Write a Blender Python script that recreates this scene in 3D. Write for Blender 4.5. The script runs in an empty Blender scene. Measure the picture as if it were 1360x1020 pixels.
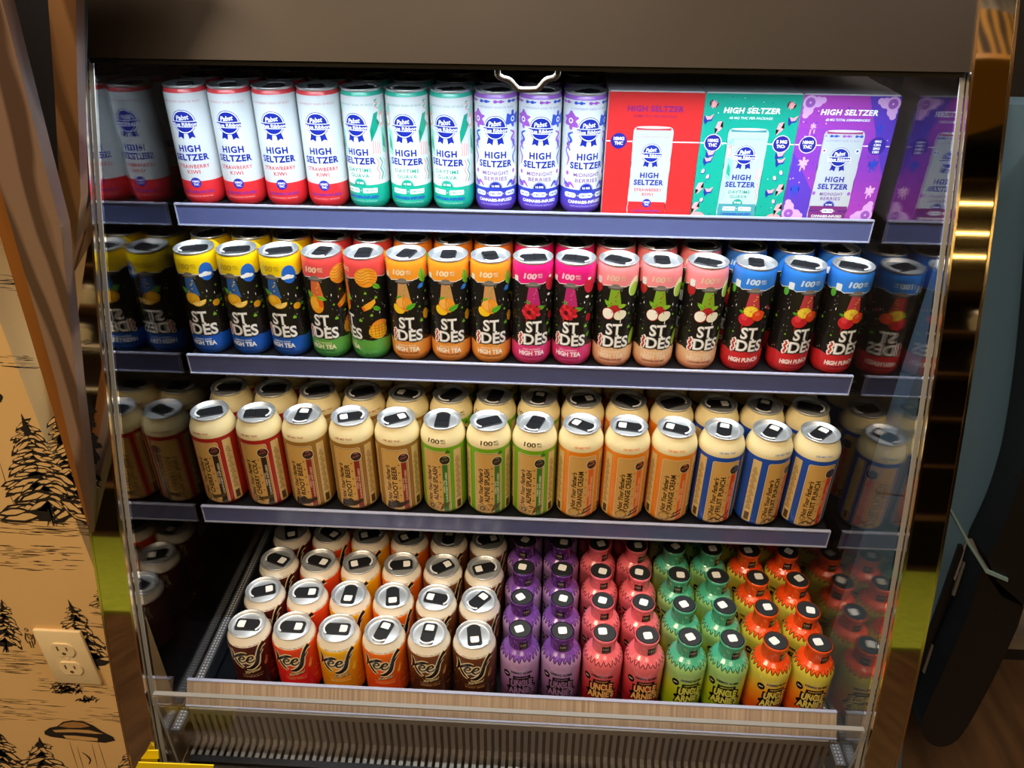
import bpy, bmesh, math, random
from mathutils import Vector, Matrix

# ------------------------------------------------------------------ camera, world, lights
SC = bpy.context.scene
COL = SC.collection
FLOOR = -1100.0                     # floor height in the working millimetre frame
def W(x, y, z): return Vector((x / 1000.0, y / 1000.0, (z - FLOOR) / 1000.0))

CF = 1029.363
CP = (46.159, -948.855, 298.891)
PITCH, YAW, ROLL = 0.55548, -0.04849, -0.00803
def cam_axes():
    p, y, r = PITCH, YAW, ROLL
    f = Vector((math.sin(y) * math.cos(p), math.cos(y) * math.cos(p), -math.sin(p)))
    rt = Vector((math.cos(y), -math.sin(y), 0)); dn = f.cross(rt)
    rt2 = math.cos(r) * rt + math.sin(r) * dn
    return rt2, f.cross(rt2), f
RT, DN, FW = cam_axes()
cd = bpy.data.cameras.new('camera'); cam = bpy.data.objects.new('camera', cd); COL.objects.link(cam)
cd.sensor_width = 36.0; cd.lens = CF / 1360 * 36.0; cd.clip_start = 0.02
m3 = Matrix((RT, -DN, -FW)).transposed()
cam.matrix_world = Matrix.Translation(W(*CP)) @ m3.to_4x4()
SC.camera = cam
def ray(px, py):
    return RT * ((px - 680) / CF) + DN * ((py - 510) / CF) + FW
def on_y(px, py, y):                # pixel -> (x, z) in mm on the upright plane at depth y
    d = ray(px, py); t = (y - CP[1]) / d.y
    return CP[0] + t * d.x, CP[2] + t * d.z

SC.view_settings.view_transform = 'Standard'
SC.view_settings.look = 'None'
SC.view_settings.exposure = 0.0
SC.view_settings.gamma = 1.0
wd = bpy.data.worlds.new('world'); SC.world = wd; wd.use_nodes = True
wd.node_tree.nodes['Background'].inputs[0].default_value = (1.0, 0.85, 0.68, 1)
wd.node_tree.nodes['Background'].inputs[1].default_value = 0.03

def area(name, loc, target, sx, sy, power, col, spread=180):
    l = bpy.data.lights.new(name, 'AREA'); l.shape = 'RECTANGLE'; l.size = sx; l.size_y = sy
    l.energy = power; l.color = col; l.spread = math.radians(spread)
    o = bpy.data.objects.new(name, l); COL.objects.link(o)
    p = W(*loc); o.location = p
    o.rotation_euler = (W(*target) - p).to_track_quat('-Z', 'Y').to_euler()
    return o
# cool LED strip under the front lip of the canopy, warm ceiling panels of the shop, last an added fill
area('led_light', (5, -43, 143), (5, -36, 0), 0.93, 0.005, 3.5, (0.78, 0.91, 1.0), 145)
area('ceiling_and_fill_light', (-300, -1700, 2240), (-150, -1300, 0), 1.2, 0.6, 36, (1.0, 0.80, 0.56))
area('ceiling_and_fill_light', (700, -2700, 2240), (700, -2500, 0), 1.2, 0.6, 20, (1.0, 0.76, 0.50))
area('ceiling_and_fill_light', (-1900, -1900, 2240), (-1600, -1500, 0), 1.2, 0.6, 70, (1.0, 0.76, 0.50))

area('ceiling_and_fill_light', (1500, -750, 2240), (1000, -100, 0), 0.9, 0.6, 34, (1.0, 0.86, 0.70))  # unseen lamp added to brighten the kiosk's blue panel

# ------------------------------------------------------------------ materials
def lin(c):
    if isinstance(c, str):
        c = c.lstrip('#'); c = [int(c[i:i + 2], 16) / 255 for i in (0, 2, 4)]
    return tuple(x / 12.92 if x <= 0.04045 else ((x + 0.055) / 1.055) ** 2.4 for x in c)
MATS = {}
def mat(name, col='#808080', rough=0.5, metal=0.0, coat=0.0, spec=0.5, alpha=1.0, emit=0.0, trans=0.0):
    if name in MATS: return MATS[name]
    m = bpy.data.materials.new(name); m.use_nodes = True; MATS[name] = m
    b = m.node_tree.nodes['Principled BSDF']
    c = lin(col)
    b.inputs['Base Color'].default_value = (*c, 1)
    b.inputs['Roughness'].default_value = rough
    b.inputs['Metallic'].default_value = metal
    b.inputs['Coat Weight'].default_value = coat
    b.inputs['Coat Roughness'].default_value = 0.08
    b.inputs['Specular IOR Level'].default_value = spec
    b.inputs['Alpha'].default_value = alpha
    b.inputs['Transmission Weight'].default_value = trans
    if emit:
        b.inputs['Emission Color'].default_value = (*c, 1); b.inputs['Emission Strength'].default_value = emit
    return m
def noise_mat(name, c1, c2, scale, rough=0.5, metal=0.0, stretch=(1, 1, 1), bump=0.0, wave=False, coat=0.0, rotz=0.0, spec=0.5):
    m = mat(name, c1, rough, metal, coat, spec); nt = m.node_tree; b = nt.nodes['Principled BSDF']
    tc = nt.nodes.new('ShaderNodeTexCoord'); mp = nt.nodes.new('ShaderNodeMapping')
    mp.inputs['Scale'].default_value = stretch; mp.inputs['Rotation'].default_value = (0, rotz, 0)
    nt.links.new(tc.outputs['Object'], mp.inputs['Vector'])
    if wave:
        t = nt.nodes.new('ShaderNodeTexWave'); t.inputs['Scale'].default_value = scale
        t.inputs['Distortion'].default_value = 9; t.inputs['Detail'].default_value = 3; t.inputs['Detail Scale'].default_value = 1.2
    else:
        t = nt.nodes.new('ShaderNodeTexNoise'); t.inputs['Scale'].default_value = scale; t.inputs['Detail'].default_value = 6
    nt.links.new(mp.outputs[0], t.inputs['Vector'])
    r = nt.nodes.new('ShaderNodeValToRGB')
    r.color_ramp.elements[0].color = (*lin(c1), 1); r.color_ramp.elements[1].color = (*lin(c2), 1)
    r.color_ramp.elements[0].position = 0.3; r.color_ramp.elements[1].position = 0.7
    nt.links.new(t.outputs['Fac'] if 'Fac' in t.outputs else t.outputs[1], r.inputs[0])
    nt.links.new(r.outputs[0], b.inputs['Base Color'])
    if bump:
        bp = nt.nodes.new('ShaderNodeBump'); bp.inputs['Strength'].default_value = bump; bp.inputs['Distance'].default_value = 0.002
        nt.links.new(t.outputs['Fac'] if 'Fac' in t.outputs else t.outputs[1], bp.inputs['Height']); nt.links.new(bp.outputs[0], b.inputs['Normal'])
    return m
def print_mat(name, rough, coat):
    m = mat(name, '#808080', rough, 0, coat); nt = m.node_tree
    a = nt.nodes.new('ShaderNodeAttribute'); a.attribute_name = 'Col'
    nt.links.new(a.outputs['Color'], nt.nodes['Principled BSDF'].inputs['Base Color'])
    return m
PRINT = print_mat('printed_can', 0.30, 0.25)
GLOSSY = print_mat('shrink_sleeve', 0.22, 0.5)
CARD = print_mat('printed_card', 0.42, 0.1)
INK = print_mat('wallpaper_ink', 0.7, 0.0)
ALU = mat('aluminium_lid', '#dfe3e6', 0.38, 0.8)
TAB = mat('black_closure', '#1c1d20', 0.38)
LIPW = mat('pale_closure_lip', '#e6e8ea', 0.35)
STK = mat('white_sticker', '#f2f1ec', 0.5)
BLACKTOP = mat('black_cap_disc', '#26282a', 0.45)
CHROME = mat('mirror_steel', '#d8d2c8', 0.035, 1.0)
EDGE = mat('polished_edge', '#e8d9c2', 0.12, 1.0)
BRONZE = noise_mat('dark_bronze_panel', '#2a2019', '#32271f', 6, 0.42, 0.3)
BLACK = mat('black_interior', '#0c0d10', 0.4)
NAVY = mat('dark_deck', '#10141c', 0.28)
SHELFM = mat('dark_shelf', '#15161a', 0.45)
CHAN = mat('clear_price_channel', '#535b8a', 0.22, 0.0, 0.4)
CHANE = mat('clear_channel_edge', '#a6abc4', 0.2, 0.0, 0.4)
ACR = noise_mat('fence_strip_painted_reflection', '#8f7a67', '#b8a28b', 2.0, 0.25, 0, (160, 1, 1), 0, False, 0.3)  # clear plastic; its warm reflection is painted in as streaked beige
GRILL = mat('grille_metal', '#8d8478', 0.42, 0.35)
GREYM = mat('grey_metal', '#8d9095', 0.35, 0.8)
GLASS = mat('clear_glass', '#ffffff', 0.0, 0, 0, 0.5, 1, 0, 1.0)
GLASS.node_tree.nodes['Principled BSDF'].inputs['IOR'].default_value = 1.5

# ------------------------------------------------------------------ object helpers
def tag(o, label=None, cat=None, group=None, kind=None):
    if label: o['label'] = label
    if cat: o['category'] = cat
    if group: o['group'] = group
    if kind: o['kind'] = kind
    return o
def empty(name, p=(0, 0, FLOOR), rz=0.0):
    o = bpy.data.objects.new(name, None); COL.objects.link(o); o.location = W(*p); o.rotation_euler = (0, 0, rz)
    o.empty_display_size = 0.02
    return o
def link(name, me, parent=None, material=None):
    if material is not None and not me.materials: me.materials.append(material)
    o = bpy.data.objects.new(name, me); COL.objects.link(o)
    if parent is not None: o.parent = parent
    return o
def mesh(name, verts, faces, smooth=False):      # verts in mm, local (z from 0)
    me = bpy.data.meshes.new(name)
    me.from_pydata([(v[0] / 1000, v[1] / 1000, v[2] / 1000) for v in verts], [], faces); me.update()
    if smooth:
        for p in me.polygons: p.use_smooth = True
    return me
class MB:
    """collects solids in mm (working frame unless local) and links them as one mesh"""
    def __init__(s): s.v = []; s.f = []
    def box(s, x0, x1, y0, y1, z0, z1):
        n = len(s.v)
        s.v += [(x, y, z) for z in (z0, z1) for y in (y0, y1) for x in (x0, x1)]
        s.f += [tuple(n + i for i in q) for q in ((0, 2, 3, 1), (4, 5, 7, 6), (0, 1, 5, 4), (2, 6, 7, 3), (0, 4, 6, 2), (1, 3, 7, 5))]
        return s
    def prism(s, pts, y0, y1):                   # pts (x,z) outline, extruded along y
        n = len(s.v); k = len(pts)
        s.v += [(p[0], y0, p[1]) for p in pts] + [(p[0], y1, p[1]) for p in pts]
        s.f += [tuple(range(n, n + k)), tuple(range(n + 2 * k - 1, n + k - 1, -1))]
        for i in range(k): j = (i + 1) % k; s.f.append((n + i, n + k + i, n + k + j, n + j))
        return s
    def prism_x(s, pts, x0, x1):                 # pts (y,z) outline, extruded along x
        n = len(s.v); k = len(pts)
        s.v += [(x0, p[0], p[1]) for p in pts] + [(x1, p[0], p[1]) for p in pts]
        s.f += [tuple(range(n, n + k)), tuple(range(n + 2 * k - 1, n + k - 1, -1))]
        for i in range(k): j = (i + 1) % k; s.f.append((n + i, n + j, n + k + j, n + k + i))
        return s
    def lathe(s, prof, cx, cy, seg=24, cap0=True, cap1=True):
        n = len(s.v)
        for (z, r) in prof:
            s.v += [(cx + r * math.cos(2 * math.pi * i / seg), cy + r * math.sin(2 * math.pi * i / seg), z) for i in range(seg)]
        for k in range(len(prof) - 1):
            for i in range(seg):
                j = (i + 1) % seg; a = n + k * seg
                s.f.append((a + i, a + j, a + seg + j, a + seg + i))
        if cap0: s.f.append(tuple(n + i for i in range(seg - 1, -1, -1)))
        if cap1: s.f.append(tuple(n + (len(prof) - 1) * seg + i for i in range(seg)))
        return s
    def tube(s, pts, r, seg=10):
        n = len(s.v); k = len(pts); P = [Vector(p) for p in pts]
        for i in range(k):
            t = (P[min(i + 1, k - 1)] - P[max(i - 1, 0)]).normalized()
            a = t.cross(Vector((0, 1, 0)));
            if a.length < 1e-3: a = t.cross(Vector((1, 0, 0)))
            a.normalize(); b = t.cross(a)
            for q in range(seg):
                w = 2 * math.pi * q / seg; s.v.append(tuple(P[i] + r * (math.cos(w) * a + math.sin(w) * b)))
        for i in range(k - 1):
            for q in range(seg):
                p = (q + 1) % seg; s.f.append((n + i * seg + q, n + i * seg + p, n + (i + 1) * seg + p, n + (i + 1) * seg + q))
        s.f.append(tuple(n + q for q in range(seg - 1, -1, -1))); s.f.append(tuple(n + (k - 1) * seg + q for q in range(seg)))
        return s
    def mesh(s, name, smooth=False, bevel=0, world=True):
        dz = -FLOOR if world else 0
        me = mesh(name, [(v[0], v[1], v[2] + dz) for v in s.v], s.f)
        bm = bmesh.new(); bm.from_mesh(me)
        if bevel: bmesh.ops.bevel(bm, geom=bm.edges[:], offset=bevel / 1000, segments=2, affect='EDGES', profile=0.5)
        bmesh.ops.recalc_face_normals(bm, faces=bm.faces[:])
        if smooth:
            for f in bm.faces: f.smooth = True
            for e in bm.edges:
                if len(e.link_faces) == 2 and e.calc_face_angle(0) > math.radians(35): e.smooth = False
        bm.to_mesh(me); bm.free()
        return me
    def build(s, name, material, parent=None, smooth=False, bevel=0, world=True):
        return link(name, s.mesh(name, smooth, bevel, world), parent, material)

# ------------------------------------------------------------------ flat print engine
FONT_CACHE = {}
def glyphs(txt, bold=0.0, shear=0.0, space=1.0):
    key = (txt, bold, shear, space)
    if key in FONT_CACHE: return FONT_CACHE[key]
    cu = bpy.data.curves.new('t', 'FONT'); cu.body = txt; cu.size = 1.0; cu.offset = bold; cu.shear = shear
    cu.space_character = space; cu.align_x = 'CENTER'; cu.resolution_u = 3
    ob = bpy.data.objects.new('t', cu); COL.objects.link(ob)
    bpy.context.view_layer.update()
    me = ob.evaluated_get(bpy.context.evaluated_depsgraph_get()).to_mesh()
    v = [(a.co.x, a.co.y) for a in me.vertices]; f = [tuple(p.vertices) for p in me.polygons]
    xs = [a[0] for a in v]; mid = (min(xs) + max(xs)) / 2 if xs else 0
    v = [(a[0] - mid, a[1]) for a in v]
    w = (max(xs) - min(xs)) if xs else 1
    ob.to_mesh_clear(); bpy.data.objects.remove(ob); bpy.data.curves.remove(cu)
    FONT_CACHE[key] = (v, f, w); return FONT_CACHE[key]
def smooth_pts(pts, n=6):
    out = []
    for i in range(len(pts) - 1):
        p0 = pts[max(i - 1, 0)]; p1 = pts[i]; p2 = pts[i + 1]; p3 = pts[min(i + 2, len(pts) - 1)]
        for k in range(n):
            t = k / n
            out.append(tuple(0.5 * (2 * p1[c] + (p2[c] - p0[c]) * t + (2 * p0[c] - 5 * p1[c] + 4 * p2[c] - p3[c]) * t * t + (3 * p1[c] - p0[c] - 3 * p2[c] + p3[c]) * t ** 3) for c in range(len(p1))))
    out.append(pts[-1]); return out
class Art:
    def __init__(s): s.it = []
    def raw(s, v, f, c, layer): s.it.append((list(v), list(f), c if isinstance(c, tuple) else lin(c), layer)); return s
    def poly(s, pts, c, layer=0): return s.raw(pts, [tuple(range(len(pts)))], c, layer)
    def rect(s, x0, x1, z0, z1, c, layer=0): return s.poly([(x0, z0), (x1, z0), (x1, z1), (x0, z1)], c, layer)
    def rrect(s, x0, x1, z0, z1, r, c, layer=0):
        pts = []
        for cx, cz, a0 in ((x1 - r, z0 + r, -90), (x1 - r, z1 - r, 0), (x0 + r, z1 - r, 90), (x0 + r, z0 + r, 180)):
            for k in range(5): a = math.radians(a0 + k * 22.5); pts.append((cx + r * math.cos(a), cz + r * math.sin(a)))
        return s.poly(pts, c, layer)
    def ell(s, cx, cz, rx, rz, c, layer=0, rot=0, n=24, a0=0, a1=360):
        cr, sr = math.cos(math.radians(rot)), math.sin(math.radians(rot)); pts = []
        full = abs(a1 - a0) >= 360
        for k in range(n if full else n + 1):
            a = math.radians(a0 + (a1 - a0) * k / n); u, w = rx * math.cos(a), rz * math.sin(a)
            pts.append((cx + u * cr - w * sr, cz + u * sr + w * cr))
        return s.poly(pts, c, layer)
    def stroke(s, pts, w, c, layer=0, n=5, taper=None):
        P = smooth_pts(pts, n) if n > 1 and len(pts) > 2 else list(pts); k = len(P); v = []; f = []
        for i, p in enumerate(P):
            q0, q1 = P[max(i - 1, 0)], P[min(i + 1, k - 1)]; dx, dz = q1[0] - q0[0], q1[1] - q0[1]; L = math.hypot(dx, dz) or 1
            t = i / (k - 1)
            if taper: j = t * (len(taper) - 1); a = int(min(j, len(taper) - 2)); ww = w * (taper[a] + (taper[a + 1] - taper[a]) * (j - a))
            else: ww = w
            nx, nz = -dz / L * ww / 2, dx / L * ww / 2
            v += [(p[0] + nx, p[1] + nz), (p[0] - nx, p[1] - nz)]
            if i: f.append((2 * i - 2, 2 * i - 1, 2 * i + 1, 2 * i))
        return s.raw(v, f, c, layer)
    def text(s, txt, x, z, h, c, layer=1, bold=0.0, shear=0.0, width=None, space=1.0, rot=0, arch=0.0, wob=0.0):
        """x centre, z baseline, h capital height, width = fitted total width in mm"""
        v, f, w = glyphs(txt, bold, shear, space); k = h / 0.729; sx = k if width is None else width / w
        out = []; cr, sr = math.cos(math.radians(rot)), math.sin(math.radians(rot))
        for a, b in v:
            u, q = a * sx, b * k
            if arch: q += arch * (1 - (2 * u / (w * sx)) ** 2)
            if wob: q *= 1 + wob * math.sin(u * 0.55 + 1)
            out.append((x + u * cr - q * sr, z + u * sr + q * cr))
        return s.raw(out, f, c, layer)
    def add(s, o, dx=0, dz=0, k=1.0, dl=0, clip=None):
        for v, f, c, l in o.it:
            vv = [(a * k + dx, b * k + dz) for a, b in v]
            if clip: vv = [(min(max(a, clip[0]), clip[1]), min(max(b, clip[2]), clip[3])) for a, b in vv]
            s.it.append((vv, f, c, l + dl))
        return s
    def build(s, name, fn, step=0.0, flip=False, pxmap=None):
        """fn(x, z, layer) -> mm position; step: vertical cut distance so wraps follow the curve"""
        bm = bmesh.new(); cl = bm.loops.layers.float_color.new('Col')
        for v, f, c, l in s.it:
            bv = [bm.verts.new((a, l, b)) for a, b in v]
            for q in f:
                if len(set(q)) < 3: continue
                try: fc = bm.faces.new([bv[i] for i in q])
                except ValueError: continue
                for lo in fc.loops: lo[cl] = (*c, 1)
        big = [f for f in bm.faces if len(f.verts) > 4]
        bmesh.ops.triangulate(bm, faces=big)
        if step:
            xs = [v.co.x for v in bm.verts]; x = math.floor(min(xs) / step) * step + step
            while x < max(xs):
                g = [f for f in bm.faces if min(v.co.x for v in f.verts) < x - 1e-4 and max(v.co.x for v in f.verts) > x + 1e-4]
                if g:
                    ge = set(g)
                    for f in g: ge.update(f.verts); ge.update(f.edges)
                    bmesh.ops.bisect_plane(bm, geom=list(ge), plane_co=(x, 0, 0), plane_no=(1, 0, 0), dist=1e-5)
                x += step
        for zc in getattr(fn, 'cuts', ()):
            g = [f for f in bm.faces if min(v.co.z for v in f.verts) < zc - 1e-4 and max(v.co.z for v in f.verts) > zc + 1e-4]
            if g:
                ge = set(g)
                for f in g: ge.update(f.verts); ge.update(f.edges)
                bmesh.ops.bisect_plane(bm, geom=list(ge), plane_co=(0, 0, zc), plane_no=(0, 0, 1), dist=1e-5)
        # every face looks at the reader
        for f in bm.faces:
            f.normal_update()
            if f.normal.y > 0: f.normal_flip()
        for v in bm.verts:
            p = fn(v.co.x, v.co.z, v.co.y); v.co = (p[0] / 1000, p[1] / 1000, p[2] / 1000)
        me = bpy.data.meshes.new(name); bm.to_mesh(me); bm.free(); return me
def wrap(prof, rref, base=0.1, step=0.05):
    def R(z):
        for (z0, r0), (z1, r1) in zip(prof, prof[1:]):
            if z0 <= z <= z1: return r0 + (r1 - r0) * ((z - z0) / (z1 - z0) if z1 > z0 else 0)
        return prof[-1][1] if z > prof[-1][0] else prof[0][1]
    def fn(x, z, l):
        a = x / rref; r = R(z) + base + step * l
        return r * math.sin(a), -r * math.cos(a), z
    fn.cuts = [p[0] for p in prof]
    return fn
def lathe_col(name, prof, bands, seg=44, grad=True, smooth=True):
    """lathe whose faces take band colours (z0,z1,c0,c1)"""
    pr = list(prof)
    for b in bands[1:]:
        z = b[0]
        for i in range(len(pr) - 1):
            if pr[i][0] < z - 0.01 and pr[i + 1][0] > z + 0.01:
                t = (z - pr[i][0]) / (pr[i + 1][0] - pr[i][0]); pr.insert(i + 1, (z, pr[i][1] + t * (pr[i + 1][1] - pr[i][1]))); break
    if grad:
        k = 0
        while k < len(pr) - 1:
            if pr[k + 1][0] - pr[k][0] > 14:
                pr.insert(k + 1, ((pr[k][0] + pr[k + 1][0]) / 2, (pr[k][1] + pr[k + 1][1]) / 2))
            else: k += 1
    v = []; f = []
    for z, r in pr: v += [(r * math.cos(2 * math.pi * i / seg), r * math.sin(2 * math.pi * i / seg), z) for i in range(seg)]
    for k in range(len(pr) - 1):
        for i in range(seg):
            j = (i + 1) % seg; f.append((k * seg + i, k * seg + j, (k + 1) * seg + j, (k + 1) * seg + i))
    f.append(tuple(range(seg - 1, -1, -1)))
    me = mesh(name, v, f, smooth)
    ca = me.color_attributes.new('Col', 'FLOAT_COLOR', 'CORNER')
    bl = [(b[0], b[1], lin(b[2]), lin(b[3] if len(b) > 3 else b[2])) for b in bands]
    for p in me.polygons:
        zm = sum(me.vertices[i].co.z for i in p.vertices) / len(p.vertices) * 1000
        bb = next((b for b in bl if b[0] <= zm <= b[1]), bl[-1])
        for li in p.loop_indices:
            z = me.vertices[me.loops[li].vertex_index].co.z * 1000
            t = min(max((z - bb[0]) / (bb[1] - bb[0]), 0), 1)
            ca.data[li].color = (*[bb[2][c] + (bb[3][c] - bb[2][c]) * t for c in range(3)], 1)
    return me

# ------------------------------------------------------------------ the setting
def struct(o): o['kind'] = 'structure'; return o
FLOORM = noise_mat('dark_wood_floor', '#3a2716', '#5a3f26', 3, 0.35, 0, (8, 1, 1), 0.05)
WALLP = noise_mat('beige_wallpaper', '#dcb274', '#e2b97c', 4, 0.75)
DARKW = mat('dark_wall', '#1d1511', 0.7)
CEIL = noise_mat('dark_ceiling', '#2a211a', '#33281f', 2, 0.8)
struct(MB().box(-3600, 3600, -4700, 700, FLOOR - 40, FLOOR).build('floor', FLOORM))
struct(MB().box(-3600, 3600, -4700, 700, 2300, 2340).build('ceiling', CEIL))
WY = -230.0                                            # face of the papered wall beside the cooler
wl = struct(MB().box(-3500, -545, WY, WY + 60, FLOOR, 2300).build('wall_left', WALLP))
struct(MB().box(-3600, 3600, 640, 700, FLOOR, 2300).build('wall_back', DARKW))
struct(MB().box(3500, 3560, -4600, 640, FLOOR, 2300).build('wall_right', DARKW))
struct(MB().box(-3560, -3500, -4600, 640, FLOOR, 2300).build('wall_side', mat('brown_wall', '#4a3524', 0.7)))
struct(MB().box(-3500, 3500, -4660, -4600, FLOOR, 2300).build('wall_front', mat('brown_wall', '#4a3524', 0.7)))

# ink drawings of the wallpaper, in photo pixels carried onto the wall plane
random.seed(5)
wa = Art()
INKC, BG = '#1a120c', '#dfb678'
def wx(p): x, z = on_y(p[0], p[1], WY); return (x, z)
def wpoly(pts, c=INKC, l=0): wa.poly([wx(p) for p in pts], c, l)
def wst(pts, w=1.6, c=INKC, l=0, taper=(0.3, 1, 0.3)): wa.stroke([wx(p) for p in pts], w * 1.05, c, l, 4, taper)
def pine(cx, top, bot, w, lean=0.0, n=9, seed=0, dens=1.0):
    """inked pine: dark jagged core with outlined boughs"""
    r = random.Random(seed); H = bot - top
    def P(u, t): return (cx + u * w + lean * (t * H), top + t * H)
    for k in range(n):                                 # black masses
        t0 = 0.10 + 0.82 * k / n; ww = 0.12 + 0.80 * (k + 1) / n
        for sgn in (-1, 1):
            u1 = sgn * ww * r.uniform(0.38, 0.62); t1 = t0 + 0.11 * r.uniform(0.8, 1.3)
            wpoly([P(0, t0 - 0.03), P(u1 * 0.5, t0 + 0.02), P(u1, t1 - 0.02), P(u1 * 0.72, t1), P(u1 * 0.45, t1 + 0.04), P(u1 * 0.1, t1 + 0.05), P(-u1 * 0.1, t0 + 0.06)], INKC, 0)
            for q in range(int(2.4 * dens) + 1):         # pale boughs with ink outline
                a = r.uniform(0.15, 1.0); u = sgn * ww * a * 0.62; t = t0 + r.uniform(-0.01, 0.09) + 0.05 * a
                L = w * (0.10 + 0.14 * ww) * r.uniform(0.55, 1.4); rot = sgn * r.uniform(2, 52)
                c = P(u, t); cr, sr = math.cos(math.radians(rot)), math.sin(math.radians(rot))
                leaf = []
                for a_, b_ in ((-1, 0), (-0.5, -0.38), (0.1, -0.42), (0.7, -0.22), (1, 0.12), (0.5, 0.36), (-0.2, 0.4), (-0.7, 0.22)):
                    a_ *= sgn; x_, y_ = a_ * L, b_ * L * 0.62 + r.uniform(-0.06, 0.06) * L
                    leaf.append((c[0] + x_ * cr - y_ * sr, c[1] + x_ * sr + y_ * cr))
                ctr = (sum(p[0] for p in leaf) / 8, sum(p[1] for p in leaf) / 8)
                lv = 1 + (k * 4 + q) * 0.05
                wpoly(leaf, INKC, lv); wpoly([(ctr[0] + (p[0] - ctr[0]) * 0.76, ctr[1] + (p[1] - ctr[1]) * 0.58) for p in leaf], BG, lv + 0.02)
    wpoly([P(-0.03, 0.12), P(0, 0), P(0.035, 0.12), P(0.08, 0.2), P(-0.05, 0.22)], INKC, 3)
    for q in range(5):
        u = r.uniform(-0.09, 0.09); wst([P(u * 0.4, 0.9), P(u, 0.98), P(u * 2.2, 1.06)], 2.6, INKC, 3, (1, 0.8, 0.2))
def hatch(x0, x1, y0, y1, n, seed, slope=0.06):
    r = random.Random(seed)
    for q in range(n):
        x = r.uniform(x0, x1); y = r.uniform(y0, y1) + slope * (x - x0); L = r.uniform(6, 34)
        wst([(x, y), (x + L / 2, y + slope * L * 0.5 + r.uniform(-0.6, 0.6)), (x + L, y + slope * L)], r.uniform(0.5, 1.5))
def scrub(cx, cy, w, h, n, seed):
    r = random.Random(seed)
    for q in range(n):
        a = r.uniform(0, math.pi); d = r.uniform(0.1, 1); x = cx + math.cos(a) * d * w; y = cy - math.sin(a) * d * h
        wst([(x - r.uniform(1, 4), y + r.uniform(-2, 2)), (x, y - r.uniform(0, 3)), (x + r.uniform(1, 4), y + r.uniform(-3, 2))], r.uniform(1.2, 2.6), INKC, 0.2, (0.5, 1, 0.4))
pine(70, 537, 690, 70, 0.28, 9, 1, 1.6); pine(28, 548, 690, 88, 0.30, 11, 2, 1.8)
pine(2, 795, 862, 44, 0.1, 7, 3); pine(90, 795, 884, 52, 0.42, 8, 4); pine(52, 978, 1050, 74, 0.1, 8, 5); pine(-4, 966, 1050, 70, 0.15, 8, 6)
pine(136, 742, 812, 30, 0.1, 6, 7); pine(174, 990, 1040, 46, 0.05, 6, 8)
hatch(-10, 116, 686, 706, 60, 11); hatch(-10, 90, 722, 756, 55, 12, 0.03); hatch(112, 150, 808, 836, 22, 13); hatch(-10, 60, 862, 892, 45, 14)
hatch(40, 160, 900, 918, 34, 15); hatch(-10, 60, 925, 955, 45, 16); hatch(100, 168, 938, 958, 24, 17); hatch(30, 60, 360, 395, 16, 18); hatch(-10, 40, 362, 392, 26, 19); hatch(-10, 60, 470, 486, 18, 20)
scrub(88, 922, 22, 24, 110, 21); scrub(118, 932, 18, 8, 34, 22); scrub(143, 812, 14, 14, 40, 23); scrub(12, 690, 10, 10, 14, 24)
wpoly([(59, 971), (66, 966), (76, 964), (84, 958), (96, 956), (112, 958), (124, 963), (136, 971), (150, 978), (153, 983), (140, 986), (118, 984), (90, 981), (68, 978), (60, 975)], INKC, 4)      # saucer
wpoly([(78, 964), (86, 959.5), (98, 958), (112, 960), (120, 964), (108, 966), (92, 966)], '#a9793f', 4.1); wpoly([(70, 969), (92, 968), (118, 969), (138, 974), (126, 974), (100, 972), (74, 972)], '#c79a5c', 4.1)
wpoly([(84, 976), (100, 976.5), (124, 979), (130, 980), (130, 983.5), (112, 983), (88, 980)], '#d3a768', 4.1)
for a in ((92, 984, 104, 1022), (102, 990, 112, 1024), (130, 985, 142, 1022), (122, 988, 130, 1020)): wst([(a[0], a[1]), ((a[0] + a[2]) / 2, (a[1] + a[3]) / 2), (a[2], a[3])], 0.8)
wst([(109, 999), (115, 1003), (120, 1009), (118, 1015)], 3.4); wst([(0, 615), (10, 648), (19, 670)], 0.9)
for s in ((35, 836, 2.6, 3.4), (39.5, 845, 3.4, 6.0)): wa.ell(*wx(s[:2]), s[2] * 1.1, s[3] * 1.1, INKC, 2); wa.ell(*wx(s[:2]), s[2] * 0.75, s[3] * 0.8, '#b98d52', 2.1)
for s in ([(34, 840), (34, 848), (38, 854)], [(43, 842), (46, 850), (46, 856)], [(39, 851), (42, 860)], [(42, 850), (45, 860)]): wst(s, 1.5, INKC, 2, (1, 1, 0.8))
wst([(-4, 522), (1, 526), (0, 534)], 5, INKC)
one = Art(); one.it = list(wa.it)                        # the paper's pattern repeats along the wall
for dx in (-330, -660, -990, -1320):
    for dz in (0, 690): wa.add(one, dx, dz)
me = wa.build('wallpaper_print', lambda x, z, l: (x, WY - 0.3 - 0.12 * l, z - FLOOR))
wp = link('wallpaper_print', me, wl, INK)

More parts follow.
